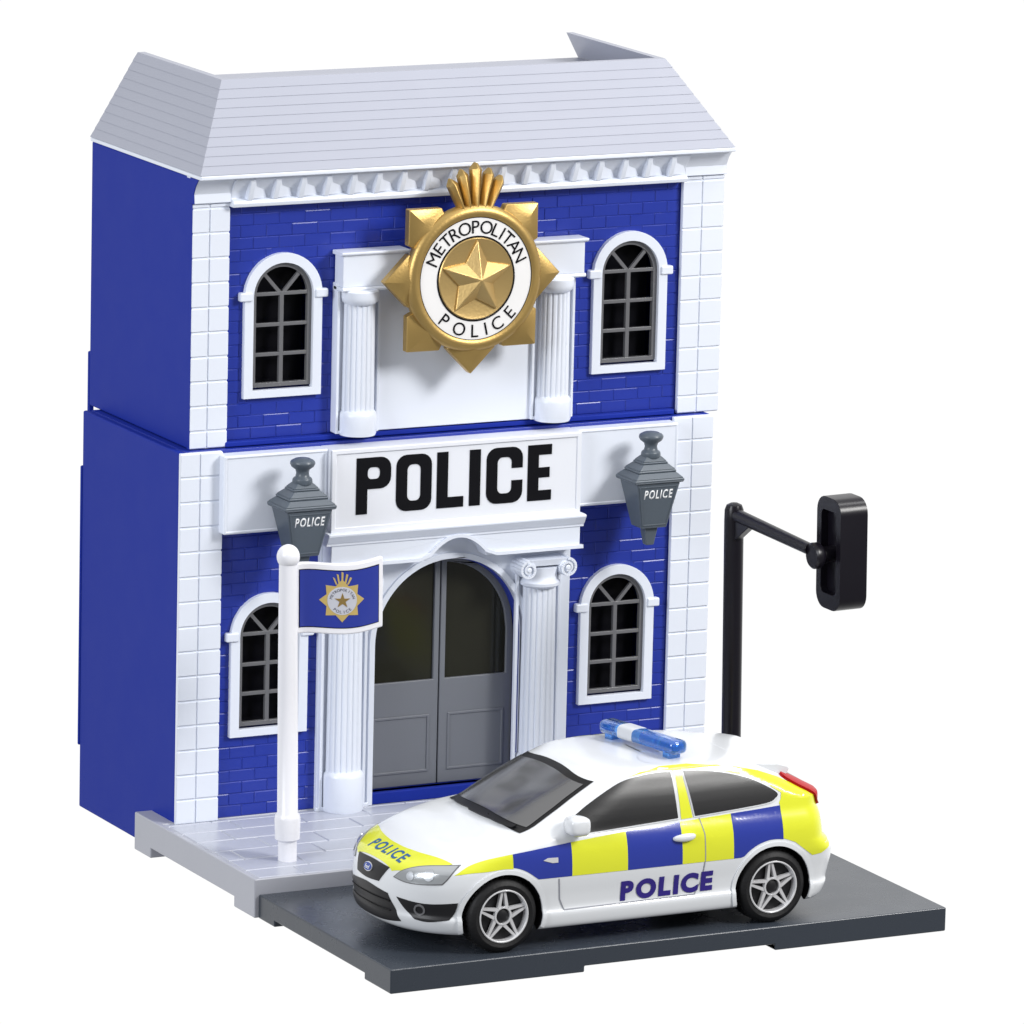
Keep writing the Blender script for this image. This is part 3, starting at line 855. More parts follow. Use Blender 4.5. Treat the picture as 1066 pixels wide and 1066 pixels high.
bmesh.ops.remove_doubles(bm, verts=bm.verts, dist=.0005)
hd = obj('signal_head', bm, 'pole', Tl, bevel=.075, seg=4)

# ================================================================== POLICE CAR
CY = -6.84
GZc = DZ
Car = thing('police_car', 'white toy police hatchback with yellow and blue squares parked on the dark road base', 'toy car', (4.1, CY, DZ))
# horizontal slices: z, xfront, Lf, nf, xrear, Lr, nr, halfwidth
K = [
 (0.36, 0.66, 1.3, 2.4, 7.65, 0.6, 3, 1.48),
 (0.31, 0.44, 1.35, 2.3, 7.77, 0.6, 3, 1.6),
 (0.38, 0.3, 1.35, 2.2, 7.87, 0.6, 3, 1.655),
 (0.55, 0.24, 1.35, 2.2, 7.95, 0.6, 3, 1.675),
 (0.64, 0.25, 1.35, 2.2, 7.97, 0.62, 3, 1.64),
 (0.82, 0.22, 1.35, 2.2, 8.01, 0.62, 3, 1.65),
 (1, 0.23, 1.35, 2.2, 8.04, 0.62, 3, 1.675),
 (1.14, 0.26, 1.35, 2.2, 8.04, 0.62, 3, 1.69),
 (1.25, 0.31, 1.36, 2.3, 7.95, 0.62, 3, 1.688),
 (1.34, 0.42, 1.36, 2.5, 7.86, 0.62, 3, 1.683),
 (1.44, 0.64, 1.3, 2.6, 7.85, 0.62, 3, 1.672),
 (1.54, 0.92, 1.22, 2.8, 7.84, 0.62, 3, 1.655),
 (1.64, 1.24, 1.15, 3, 7.83, 0.62, 3, 1.625),
 (1.73, 1.6, 1.15, 3, 7.81, 0.62, 3, 1.59),
 (1.79, 1.95, 1.2, 2.8, 7.79, 0.62, 3, 1.56),
 (1.86, 2.13, 1.35, 2.7, 7.77, 0.62, 3, 1.535),
 (1.98, 2.33, 1.45, 2.8, 7.78, 0.62, 3, 1.5),
 (2.12, 2.58, 1.45, 2.9, 7.56, 0.8, 3, 1.455),
 (2.27, 2.87, 1.35, 3, 7.28, 0.8, 3, 1.4),
 (2.42, 3.18, 1.2, 3, 7.06, 0.95, 2.8, 1.335),
 (2.53, 3.42, 1.1, 3, 6.84, 0.9, 2.8, 1.285),
 (2.6, 3.63, 1, 3, 6.62, 1, 2.8, 1.245),
 (2.63, 3.83, 1, 2.8, 6.34, 1.1, 2.8, 1.19),
 (2.648, 4.05, 1, 2.6, 6.02, 1.1, 2.6, 1.08),
 (2.66, 4.28, 0.9, 2.4, 5.7, 1, 2.4, 0.88),
 (2.668, 4.5, 0.6, 2.2, 5.4, 0.7, 2.2, 0.6),
 (2.672, 4.75, 0.2, 2, 5.12, 0.2, 2, 0.25),
]
def catmull(P, s):
    out = []
    n = len(P)
    for i in range(n-1):
        p0, p1, p2, p3 = P[max(0, i-1)], P[i], P[i+1], P[min(n-1, i+2)]
        for k in range(s):
            t = k/s
            row = []
            for a, b, c, d in zip(p0, p1, p2, p3):
                m1, m2 = (c-a)/2, (d-b)/2
                lim = 1.5*abs(c-b)+1e-9                      # keep it from overshooting
                m1 = max(-lim, min(lim, m1)); m2 = max(-lim, min(lim, m2))
                h = t*t*(3-2*t)
                row.append((2*t**3-3*t*t+1)*b+(t**3-2*t*t+t)*m1+h*c+(t**3-t*t)*m2)
            out.append(row)
    out.append(list(P[-1]))
    return out
def car_slice(row):
    z, xf, Lf, nf, xr, Lr, nr, w = row
    pts = []
    q = 22
    for i in range(q):
        th = (PI/2)*i/q
        pts.append((xf+Lf*(1-math.cos(th)**(2/nf)), w*math.sin(th)**(2/nf)))
    m = 26
    for i in range(m): pts.append((xf+Lf+(xr-Lr-xf-Lf)*i/m, w))
    for i in range(q+1):
        th = (PI/2)*(1-i/q)
        pts.append((xr-Lr*(1-max(0, math.cos(th))**(2/nr)), w*math.sin(th)**(2/nr)))
    full = []
    for s in (-1, 1):
        seq = pts if s == -1 else pts[1:-1][::-1]
        for x, y in seq:
            t = (x-4.3)/3.6
            yy = y*(1-.03*t*t)
            full.append((x, CY+s*yy, z+GZc))
    return full
bm = BM()
rows = [car_slice(r) for r in catmull(K, 4)]
V = [[bm.verts.new(p) for p in r] for r in rows]
for a, b in zip(V, V[1:]):
    n = len(a)
    for i in range(n): bm.faces.new((a[i], a[(i+1) % n], b[(i+1) % n], b[i]))
bm.faces.new(V[0][::-1]); bm.faces.new(V[-1])
bmesh.ops.remove_doubles(bm, verts=bm.verts, dist=.0004)
bmesh.ops.recalc_face_normals(bm, faces=bm.faces)
WH = [(1.83, .59), (6.67, .59)]
# the body surface used to lay panels on
bmesh.ops.triangulate(bm, faces=[f for f in bm.faces if len(f.verts) > 4])
tree = BVHTree.FromBMesh(bm)
# smooth normal lookup
bm.normal_update(); bm.verts.ensure_lookup_table(); bm.faces.ensure_lookup_table()
fv = [[(v.co.copy(), v.normal.copy()) for v in f.verts] for f in bm.faces]
def hit(o, d):
    loc, nor, idx, dist = tree.ray_cast(o, d)
    if loc is None: return None
    ws = 0; N_ = Vector((0, 0, 0))
    for co, vn in fv[idx]:
        w = 1/((co-loc).length+1e-4); N_ += vn*w; ws += w
    N_.normalize()
    if N_.dot(d) > 0: N_ = -N_
    return loc, N_
bo = obj('body', bm, 'carwhite', Car, smooth=0)
bo.data.shade_smooth()
cut = BM()
for x, z in WH:
    for s in (-1, 1):
        lathe(cut, [(.685, -.36), (.685, .9)] if s > 0 else [(.685, -.9), (.685, .36)], (x, CY+s*1.40, z+GZc), 'y', n=64)
co = obj('cutter', cut, 'dark', Car, smooth=0)
md = bo.modifiers.new('b', 'BOOLEAN'); md.operation = 'DIFFERENCE'; md.object = co; md.solver = 'EXACT'
dg = bpy.context.evaluated_depsgraph_get(); dg.update()
me = bpy.data.meshes.new_from_object(bo.evaluated_get(dg))
bo.modifiers.clear(); bo.data = me; bpy.data.objects.remove(co)
me.shade_smooth(); me.set_sharp_from_angle(angle=math.radians(38))
while len(me.materials) > 1: me.materials.pop()
me.materials.clear(); me.materials.append(M['carwhite']); me.materials.append(M['dark'])
cyl = []
for p in me.polygons:
    c = p.center+Vector((4.1, CY, DZ)); ins = 0
    for x, z in WH:
        r = math.hypot(c.x-x, c.z-z-GZc)
        if abs(c.y-CY) < 1.62 and r < .692 and (abs(p.normal.y) > .9 or r > .675) and abs(c.y-CY) > 1.0: ins = 1
        if abs(r-.685) < .012 and abs(c.y-CY) > 1.0: ins = 1
    p.material_index = ins

FRAMES = {   # plane coordinates -> ray origin and direction
 'near': lambda u, v: (Vector((u, CY-6, v+GZc)), Vector((0, 1, 0))),
 'far': lambda u, v: (Vector((u, CY+6, v+GZc)), Vector((0, -1, 0))),
 'top': lambda u, v: (Vector((u, CY+v, 8)), Vector((0, 0, -1))),
 'front': lambda u, v: (Vector((-6, CY+u, v+GZc)), Vector((1, 0, 0))),
 'rear': lambda u, v: (Vector((14, CY+u, v+GZc)), Vector((-1, 0, 0))),
}
cq = math.cos(math.radians(40)); sq_ = math.sin(math.radians(40))
# front corners: u runs round the corner, seen from 40 degrees off the nose
def corner(s):
    d = Vector((cq, -s*sq_, 0)); t = Vector((-s*sq_, -cq, 0)) if s < 0 else Vector((-sq_, -cq, 0))
    return d
def on_body(bm, frame, off, step=.07, thick=0, mapf=None):
    """bm holds a flat shape in (x,y); cut it finely and lay it on the body"""
    F = FRAMES[frame] if mapf is None else mapf
    xs = [v.co.x for v in bm.verts]; ys = [v.co.y for v in bm.verts]
    for ax, lo, hi in ((0, min(xs), max(xs)), (1, min(ys), max(ys))):
        k = math.floor(lo/step)+1
        while k*step < hi:
            n = Vector((1, 0, 0)) if ax == 0 else Vector((0, 1, 0))
            bmesh.ops.bisect_plane(bm, geom=bm.verts[:]+bm.edges[:]+bm.faces[:], plane_co=n*(k*step), plane_no=n, dist=1e-5)
            k += 1
    dead = []; nm = {}
    if thick:
        r = bmesh.ops.extrude_face_region(bm, geom=bm.faces[:])
        top = {g for g in r['geom'] if isinstance(g, bmesh.types.BMVert)}
    else: top = set(bm.verts)
    for v in bm.verts:
        o, d = F(v.co.x, v.co.y); h = hit(o, d)
        if h is None: dead.append(v); continue
        v.co = h[0]+h[1]*(off+(thick if (v in top and thick) else 0))
    if dead: bmesh.ops.delete(bm, geom=dead, context='VERTS')
    return bm
def flat(poly, holes=()):
    bm = BM(); loops = [poly]+list(holes); fl_ = [p for l in loops for p in l]
    V_ = [bm.verts.new((p[0], p[1], 0)) for p in fl_]
    for t in tessellate_polygon([[Vector((p[0], p[1], 0)) for p in l] for l in loops]):
        try: bm.faces.new([V_[i] for i in t])
        except ValueError: pass
    return bm
def smooth_poly(P, s=6, closed=True):
    out = []; n = len(P)
    for i in range(n):
        p0, p1, p2, p3 = P[(i-1) % n], P[i], P[(i+1) % n], P[(i+2) % n]
        if len(p1) > 2 or len(p2) > 2:        # a third entry marks a hard corner
            q0 = p1 if len(p1) > 2 else p0; q3 = p2 if len(p2) > 2 else p3
        else: q0, q3 = p0, p3
        for k in range(s):
            t = k/s; r = []
            for j in (0, 1):
                a, b, c, d = q0[j], p1[j], p2[j], q3[j]
                r.append(.5*(2*b+(c-a)*t+(2*a-5*b+4*c-d)*t*t+(3*b-a-3*c+d)*t**3))
            out.append(tuple(r))
    return out
def grow(P, d):
    n = len(P); A = sum(P[i][0]*P[(i+1) % n][1]-P[(i+1) % n][0]*P[i][1] for i in range(n)); sg = 1 if A > 0 else -1
    out = []
    for i in range(n):
        a, b, c = P[i-1], P[i], P[(i+1) % n]
        e1 = Vector((b[0]-a[0], b[1]-a[1])); e2 = Vector((c[0]-b[0], c[1]-b[1]))
        if e1.length < 1e-6 or e2.length < 1e-6: out.append(b[:2]); continue
        e1.normalize(); e2.normalize()
        n1 = Vector((e1.y, -e1.x))*sg; n2 = Vector((e2.y, -e2.x))*sg; m = (n1+n2)
        m = m/max(.35, m.length_squared/2) if m.length > 1e-6 else n1
        out.append((b[0]+m.x*d, b[1]+m.y*d))
    return out
def line(P, w):
    up, lo = [], []
    for i, p in enumerate(P):
        a = P[max(0, i-1)]; b = P[min(len(P)-1, i+1)]
        dx, dy = b[0]-a[0], b[1]-a[1]; L = math.hypot(dx, dy) or 1
        up.append((p[0]-dy/L*w/2, p[1]+dx/L*w/2)); lo.append((p[0]+dy/L*w/2, p[1]-dx/L*w/2))
    return lo+up[::-1]
def circ(cx, cz, r, a0=0, a1=360, n=40): return [(cx+r*math.cos(math.radians(a0+(a1-a0)*i/n)), cz+r*math.sin(math.radians(a0+(a1-a0)*i/n))) for i in range(n+1)]

# --- side livery
def top_line(x):        # upper edge of the chequer band
    pts = [(1.0, 1.43), (2.0, 1.585), (3.02, 1.68), (4, 1.755), (5, 1.81), (5.95, 1.855), (6.4, 1.875), (6.85, 1.90)]
    for (a, b), (c, d) in zip(pts, pts[1:]):
        if a <= x <= c: return b+(d-b)*(x-a)/(c-a)
    return 1.9
def arch_bottom(x):
    b = 1.15
    for cx, cz in WH:
        d = abs(x-cx)
        if d < .80: b = max(b, cz+math.sqrt(max(0, .80**2-d*d))) if cz+math.sqrt(max(0, .80**2-d*d)) > 1.15 else b
    return b
def block(x0, x1):
    n = 14
    xs = [x0+(x1-x0)*i/n for i in range(n+1)]
    return [(x, arch_bottom(x)) for x in xs]+[(x, top_line(x)) for x in reversed(xs)]
BLK = [(1.98, 3.01, 'carblue'), (3.01, 4.0, 'caryellow'), (4.0, 4.985, 'carblue'), (4.985, 5.92, 'caryellow'), (5.92, 6.83, 'carblue')]
win_f = smooth_poly([(3.20, 1.78, 1), (4.96, 1.87, 1), (4.94, 2.565, 1), (4.70, 2.575), (4.40, 2.55), (4.05, 2.485), (3.65, 2.31), (3.30, 2.12), (3.11, 1.97)])
win_r = smooth_poly([(5.27, 1.875, 1), (6.0, 1.915), (6.60, 1.96), (6.76, 2.02), (6.80, 2.09), (6.62, 2.21), (6.30, 2.36), (5.90, 2.47), (5.50, 2.54), (5.17, 2.565, 1)])
roof_y = smooth_poly([(3.86, 2.40, 1), (4.15, 2.535), (4.5, 2.62), (4.9, 2.645), (5.3, 2.64), (5.75, 2.575), (6.15, 2.47), (6.55, 2.31), (6.95, 2.12), (7.30, 1.93), (7.60, 1.75, 1),
                      (7.63, 1.3, 1), (7.50, 1.02, 1), (7.42, 1.20), (7.28, 1.32, 1), (6.83, 1.40, 1), (6.83, 1.90, 1), (6.84, 1.96), (6.96, 2.02), (6.90, 2.14), (6.62, 2.29), (6.30, 2.42), (5.90, 2.545), (5.5, 2.62), (5.2, 2.635), (4.9, 2.64), (4.6, 2.635), (4.3, 2.58), (4.0, 2.48)], 4)
def side_set(fr):
    s = -1 if fr == 'near' else 1
    for x0, x1, m in BLK:
        obj('livery_square', on_body(flat(block(x0, x1)), fr, .006), m, bo, label='blue livery square' if m == 'carblue' else 'yellow livery square')
    # yellow fender piece in front of the wheel
    P = smooth_poly([(1.02, 1.30, 1), (1.28, 1.335), (1.52, 1.345), (1.80, 1.365), (1.975, 1.355, 1), (1.975, 1.583, 1), (1.75, 1.555), (1.50, 1.51), (1.25, 1.43)], 5)
    obj('livery_fender', on_body(flat(P), fr, .006), 'caryellow', bo)
    # yellow over the rear wing, pillar and roof rail
    P = [(5.92+.0, 0)]
    rear = [(6.83, 1.355), (7.05, 1.27), (7.22, 1.16), (7.36, 1.10), (7.50, 1.13), (7.62, 1.25), (7.72, 1.45), (7.74, 1.80), (7.55, 1.94), (7.35, 2.02), (7.1, 2.16), (6.8, 2.33), (6.5, 2.45), (6.2, 2.55), (5.8, 2.635), (5.3, 2.685), (4.8, 2.68), (4.4, 2.63), (4.05, 2.535), (3.84, 2.43),
            (3.92, 2.445), (4.10, 2.52), (4.42, 2.60), (4.72, 2.625), (4.90, 2.62), (5.01, 2.60), (5.03, 1.85), (4.985, 1.81), (5.92, 1.855), (5.24, 1.865)]
    rear = [(6.835, 1.39), (7.05, 1.31), (7.22, 1.18), (7.38, 1.06), (7.55, 1.08), (7.72, 1.16), (7.84, 1.3), (7.86, 1.78), (7.66, 1.93), (7.42, 2.05), (7.2, 2.16), (6.9, 2.31), (6.55, 2.44), (6.2, 2.53), (5.8, 2.60), (5.3, 2.64), (4.8, 2.64), (4.4, 2.60), (4.05, 2.51), (3.84, 2.42),
            (3.92, 2.405), (4.10, 2.465), (4.42, 2.55), (4.72, 2.575), (5.02, 2.56), (5.02, 1.845), (5.23, 1.855), (5.13, 2.57), (5.5, 2.55), (5.92, 2.48), (6.33, 2.365), (6.66, 2.235), (6.88, 2.09), (6.86, 2.0), (6.82, 1.94), (6.835, 1.90)]
    obj('livery_rear_wing', on_body(flat(rear), fr, .006, step=.06), 'caryellow', bo, label='yellow rear wing and roof rail')
    for nme, W_ in (('side_window', win_f), ('rear_side_window', win_r)):
        g = obj(nme, on_body(flat(W_), fr, .016, thick=.006), 'glass', bo)
        obj('window_trim', on_body(flat(grow(W_, .022)), fr, .012), 'carwhite', g)
    # seams
    bmx = BM()
    for P in ([(2.78, 1.13), (2.82, .78), (2.90, .60)], [(5.34, 1.84), (5.40, 1.6), (5.40, 1.2), (5.36, .85), (5.24, .62)], [(2.90, .60), (5.24, .62)]):
        merge(bmx, on_body(flat(line(P, .018)), fr, .008))
    obj('door_seam', bmx, 'seam', bo)
    # wheel arch lips
    for cx, cz in WH:
        o_, i_ = circ(cx, cz, .755, -18, 198), circ(cx, cz, .690, -18, 198)
        col = 'carwhite'
        obj('wheel_arch', on_body(flat(o_+i_[::-1]), fr, .002, thick=.022), col, bo, bevel=.0)
    # door handle
    hb = BM()
    zc, xc = 1.575, 5.02
    N_ = 20
    prev = None
    for i in range(N_+1):
        t = i/N_; x = xc-.20+.40*t
        r = .055*math.sqrt(max(.02, 1-(2*t-1)**2))+.012
        z = zc+.015*t; y = CY+s*(1.665+.035*math.sin(PI*t)**.5)
        ring = [hb.verts.new((x, y+s*r*.7*math.cos(2*PI*k/12), z+r*math.sin(2*PI*k/12)+GZc)) for k in range(12)]
        if prev:
            for k in range(12): hb.faces.new((prev[k], prev[(k+1) % 12], ring[(k+1) % 12], ring[k]))
        else: hb.faces.new(ring)
        prev = ring
    hb.faces.new(prev[::-1])
    obj('door_handle', hb, 'carwhite', bo, smooth=60)
    # small side indicator
    obj('side_indicator', on_body(flat([(2.50, 1.44), (2.66, 1.39), (2.76, 1.39), (2.76, 1.47), (2.58, 1.475)]), fr, .008, thick=.008), 'silver', bo)
    # lettering on the door
    t = word_bm('POLICE', .4, .022, .045); fit(t, 1.66, .335)
    for v in t.verts:
        v.co.x += .14*v.co.y*0
        if s > 0: v.co.x *= -1
        v.co.x += 4.73; v.co.y += .815+(v.co.x-4.73)*.012
    if s > 0: bmesh.ops.reverse_faces(t, faces=t.faces)
    obj('door_lettering', on_body(t, fr, .006, step=.1, thick=.004), 'navy', bo, label='navy POLICE lettering low on the car door')
    if s > 0: return
    mb = BM()
    prof = [(0, .04, .05), (.10, .13, .10), (.22, .165, .145), (.62, .17, .155), (.86, .165, .15), (.96, .14, .125), (1, .09, .08)]
    prev = None
    for t_, rx, rz in prof:
        c = Vector((3.10, CY+s*(1.44+.40*t_), 1.945+GZc+.01*t_))
        ring = [mb.verts.new(c+Vector((rx*abs(math.cos(a))**.6*(1 if math.cos(a) > 0 else -1.15), 0, rz*abs(math.sin(a))**.6*(1 if math.sin(a) > 0 else -1)))) for a in [2*PI*k/24 for k in range(24)]]
        if prev:
            for k in range(24): mb.faces.new((prev[k], prev[(k+1) % 24], ring[(k+1) % 24], ring[k]))
        else: mb.faces.new(ring)
        prev = ring
    mb.faces.new(prev[::-1])
    obj('wing_mirror', mb, 'carwhite', bo, smooth=60)
side_set('near'); side_set('far')

# --- windscreen (laid on from the front)
ws = [(-1.24, 1.80, 1), (-.6, 1.865), (0, 1.885), (.6, 1.865), (1.24, 1.80, 1), (1.20, 2.15), (1.12, 2.49, 1), (.5, 2.56), (0, 2.575), (-.5, 2.56), (-1.12, 2.49, 1), (-1.20, 2.15)]
wsp = smooth_poly(ws, 5)
bmw = on_body(flat(grow(wsp, .0)), 'front', .010)
wt = obj('windscreen_trim', bmw, 'rubber', bo)
wp = grow(wsp, -.055)
obj('windscreen', on_body(flat(wp), 'front', .016, thick=.004), 'wind', bo)
# wipers
for P in ([(.95, 1.845), (.3, 1.875), (-.35, 1.885)], [(.2, 1.865), (-.5, 1.87), (-1.05, 1.845)]):
    obj('wiper', on_body(flat(line(P, .03)), 'front', .024, thick=.02), 'rubber', bo)
# rear window, tail lights
rw = smooth_poly([(-1.05, 1.95, 1), (1.05, 1.95, 1), (.95, 2.33, 1), (-.95, 2.33, 1)], 4)
obj('rear_window', on_body(flat(rw), 'rear', .012), 'glass', bo)
for s in (-1, 1):
    n0 = Vector((.62, s*.72, .25)).normalized()
    cc = Vector((7.46, CY+s*1.30, 2.13+GZc))
    def mp(u, v, s=s, n0=n0, cc=cc):
        # u along the pillar downwards to the back, v across it
        a = Vector((.78, s*.10, -.46)).normalized(); b = n0.cross(a).normalized()
        if b.z < 0: b = -b
        return cc+n0*3+a*u+b*v, -n0
    g = on_body(flat(smooth_poly([(-.42, -.02), (-.30, -.08), (.0, -.10), (.40, -.13, 1), (.50, .0, 1), (.36, .12), (.0, .13), (-.32, .10)], 4)), None, .0, step=.05, thick=.05, mapf=mp)
    obj('tail_light', g, 'red', bo, bevel=.012)
# spoiler
sp = BM()
n = 36; rows_ = []
def roofz(x, y):
    h = hit(*FRAMES['top'](x, y)); return h[0].z if h else 2.3+GZc
for i in range(n+1):
    y = -1.12+2.24*i/n; e = abs(y/1.12)
    xb = 7.27+.05*(1-e**2)-.10*e**10
    zt_ = 2.475+.02*(1-e**2)-.05*e**10+GZc
    x0 = 6.35
    z0 = roofz(x0, y*.98); z1 = max(roofz(6.7, y*.96)+.03, z0-.07)
    ring = [(x0, z0+.004), (6.7, z1), (7.0, (z1+zt_)/2+.015), (xb, zt_), (xb+.025, zt_-.05), (xb-.02, zt_-.13), (6.95, zt_-.19), (6.6, z0-.12), (x0, z0-.06)]
    rows_.append([sp.verts.new((x, CY+y, zz)) for x, zz in ring])
m_ = len(rows_[0])
for a, b in zip(rows_, rows_[1:]):
    for k in range(m_): sp.faces.new((a[k], a[(k+1) % m_], b[(k+1) % m_], b[k]))
sp.faces.new(rows_[0]); sp.faces.new(rows_[-1][::-1])
obj('spoiler', sp, 'carwhite', bo, bevel=.02, smooth=50)

# --- front: bonnet stripe, grille, intakes, headlights
def bonnet(u, v): return (Vector((u, CY+v, 8)), Vector((0, 0, -1)))
stripe = smooth_poly([(.365, .62, 1), (.37, 0), (.365, -.62, 1), (.55, -1.0), (.78, -1.22), (1.06, -1.36, 1), (.98, -1.15), (.84, -.72), (.77, -.3), (.76, 0), (.77, .3), (.84, .72), (.98, 1.15), (1.06, 1.36, 1), (.78, 1.22), (.55, 1.0)], 5)
obj('bonnet_stripe', on_body(flat(stripe), 'top', .006, step=.05), 'caryellow', bo, label='yellow band across the bonnet')
t = word_bm('POLICE', .4, .010, .07); fit(t, 1.16, .21)
for v in t.verts: x, y = v.co.x, v.co.y; v.co.x = .585+y; v.co.y = -x-.06
obj('bonnet_lettering', on_body(t, 'top', .009, step=.08, thick=.003), 'printblue', bo, label='blue POLICE lettering on the bonnet')
gr = smooth_poly([(-.54, 1.265, 1), (-.38, 1.02, 1), (0, 1.0), (.38, 1.02, 1), (.54, 1.265, 1), (0, 1.285)], 5)
g = obj('grille', on_body(flat(gr), 'front', .004, step=.05, thick=.012), 'dark', bo)
ov = [(.125*math.cos(2*PI*k/28), 1.16+.055*math.sin(2*PI*k/28)) for k in range(28)]
obj('emblem_rim', on_body(flat(grow(ov, .012)), 'front', .018, thick=.012), 'silver', g)
e_ = obj('emblem', on_body(flat(ov), 'front', .026, thick=.012), 'ovalblue', g)
t = text_bm('Ford', .2, bold=.003, shear=.25); fit(t, .15, .058)
for v in t.verts: v.co.x *= -1; v.co.y += 1.158
bmesh.ops.reverse_faces(t, faces=t.faces)
obj('emblem_lettering', on_body(t, 'front', .040, thick=.003), 'printwhite', g)
lo = smooth_poly([(-.88, .42, 1), (-.60, .72, 1), (-.58, .76), (0, .80), (.58, .76), (.60, .72, 1), (.88, .42, 1), (.5, .40), (0, .40), (-.5, .40)], 5)
lo = smooth_poly([(-.86, .47, 1), (-.62, .88, 1), (0, .94), (.62, .88, 1), (.86, .47, 1), (.5, .42), (0, .41), (-.5, .42)], 5)
li = obj('lower_intake', on_body(flat(lo), 'front', .004, step=.06, thick=.006), 'dark', bo)
for z in (.60, .76):
    obj('intake_slat', on_body(flat(line([(-.66, z), (0, z+.01), (.66, z)], .02)), 'front', .012, thick=.018), 'rubber', li)
def cmap(s, rot=42):
    r = math.radians(rot)
    d = Vector((math.cos(r), -s*math.sin(r), 0)); tdir = Vector((math.sin(r), s*math.cos(r), 0))
    c = Vector((.55, CY+s*1.12, GZc))
    return lambda u, v: (c-d*4+tdir*u+Vector((0, 0, v)), d)
for s in (-1, 1):
    mp = cmap(s)
    hl = smooth_poly([(-.42, 1.16, 1), (-.30, 1.26), (-.10, 1.335), (.16, 1.385), (.62, 1.43, 1), (.50, 1.25), (.42, 1.16, 1), (.10, 1.13), (-.20, 1.125)], 4)
    h_ = obj('headlight', on_body(flat(hl), None, .006, step=.05, thick=.012, mapf=mp), 'lamp', bo)
    obj('headlight_rim', on_body(flat(grow(hl, .016)), None, .003, step=.05, thick=.004, mapf=mp), 'lead', h_)
    for (a, b, r) in ((-.12, 1.22, .065), (.20, 1.27, .085)):
        obj('reflector', on_body(flat(circ(a, b, r)), None, .019, step=.03, thick=.01, mapf=mp), 'chrome', h_)
    fi = smooth_poly([(-.36, .86, 1), (.15, .82), (.66, .86, 1), (.62, .72), (.54, .58, 1), (.2, .53), (-.02, .55, 1), (-.20, .68)], 4)
    f_ = obj('fog_light_intake', on_body(flat(fi), None, .004, step=.05, thick=.006, mapf=mp), 'dark', bo)
    bmx = on_body(flat(circ(.06, .71, .095), [circ(.06, .71, .065)]), None, .012, step=.05, thick=.015, mapf=mp)
    obj('fog_light', bmx, 'lead', f_)

# --- wheels
def wheel(x, z, s):
    yf = 1.66
    def Y(d): return CY+s*(yf-d)
    R = .600; q = 1.04
    bm = BM()
    prof = [(.41, .06), (.435, .005), (.50, -.015), (.555, .01), (.588, .05), (R, .10), (R, .44), (.56, .50), (.3, .50)]
    lathe(bm, [(r, s*(yf-d)) for r, d in prof], (x, CY, z+GZc), 'y', n=64, cap=False)
    # tread grooves as small blocks
    w = obj('wheel', bm, 'tyre', bo, smooth=40)
    bm = BM()
    for k in range(44):
        a = 2*PI*k/44
        for d0 in (.09, .27):
            c = [(R-.004, a-.045), (R-.004, a+.045), (R+.010, a+.04), (R+.010, a-.04)]
            A = [bm.verts.new((x+r*math.cos(q), Y(d0), z+GZc+r*math.sin(q))) for r, q in c]; B_ = [bm.verts.new((x+r*math.cos(q+.05), Y(d0+.16), z+GZc+r*math.sin(q+.05))) for r, q in c]
            for i in range(4): bm.faces.new((A[i], A[(i+1) % 4], B_[(i+1) % 4], B_[i]))
            bm.faces.new(A); bm.faces.new(B_[::-1])
    obj('tread', bm, 'tyre', w, smooth=0)
    bm = BM()
    lathe(bm, [(r, s*(yf-d)) for r, d in [(.43, .10), (.43, .01), (.432, -.006), (.415, -.012), (.402, .0), (.398, .16)]], (x, CY, z+GZc), 'y', n=64, cap=False)
    fnw = lambda u, v, d: (x+u, Y(d), z+GZc+v)
    for k in range(5):
        a = PI/2+2*PI/5*k+(.1 if x > 4 else 0)
        def P(r, da): return (r*math.cos(a+da), r*math.sin(a+da))
        plate(bm, [P(.13, -.34), P(.155, -.70), P(.405, -.10), P(.405, -.005)], [], .03, .10, fn=fnw)
        plate(bm, [P(.13, .34), P(.155, .70), P(.405, .10), P(.405, .005)], [], .03, .10, fn=fnw)
    plate(bm, circ(0, 0, .150)[:-1], [circ(0, 0, .122)[:-1]], .02, .10, fn=fnw)
    obj('rim', bm, 'silver', w, bevel=.006)
    bm = BM()
    lathe(bm, [(.40, s*(yf-.12)), (.05, s*(yf-.13))], (x, CY, z+GZc), 'y', n=48)
    lathe(bm, [(.105, s*(yf-.13)), (.10, s*(yf-.05)), (.06, s*(yf-.035)), (.02, s*(yf-.03))], (x, CY, z+GZc), 'y', n=24)
    for k in range(5):
        a = PI/2+2*PI/5*k+PI/5
        lathe(bm, [(.018, s*(yf-.1)), (.016, s*(yf-.06))], (x+.07*math.cos(a), CY, z+GZc+.07*math.sin(a)), 'y', n=10)
    # grey inner spokes
    obj('hub', bm, 'dark', w, smooth=40)
for x, z in WH:
    for s in (-1, 1): wheel(x, z+.011, s)

# --- light bar
bm = BM()
lb = thing
LX, LZ = 5.11, 2.80
def rod(bm, x, y0, y1, rx, rz, z, n=20, r=.05):
    prev = None
    for y, k in ((y0, .55), (y0+r*.4, .85), (y0+r, 1), (y1-r, 1), (y1-r*.4, .85), (y1, .55)):
        ring = []
        for i in range(n):
            a = 2*PI*i/n; ca, sa = math.cos(a), math.sin(a)
            ring.append(bm.verts.new((x+rx*k*abs(ca)**.6*(1 if ca > 0 else -1), CY+y, z+GZc+rz*k*abs(sa)**.6*(1 if sa > 0 else -1))))
        if prev:
            for i in range(n): bm.faces.new((prev[i], prev[(i+1) % n], ring[(i+1) % n], ring[i]))
        else: bm.faces.new(ring)
        prev = ring
    bm.faces.new(prev[::-1])
zt = 2.85
rod(bm, LX, -.97, .95, .17, .115, zt, r=.07)
lbar = obj('light_bar', bm, 'bluelamp', Car, smooth=45, label='translucent blue light bar across the roof')
bm = BM()
bm.free()
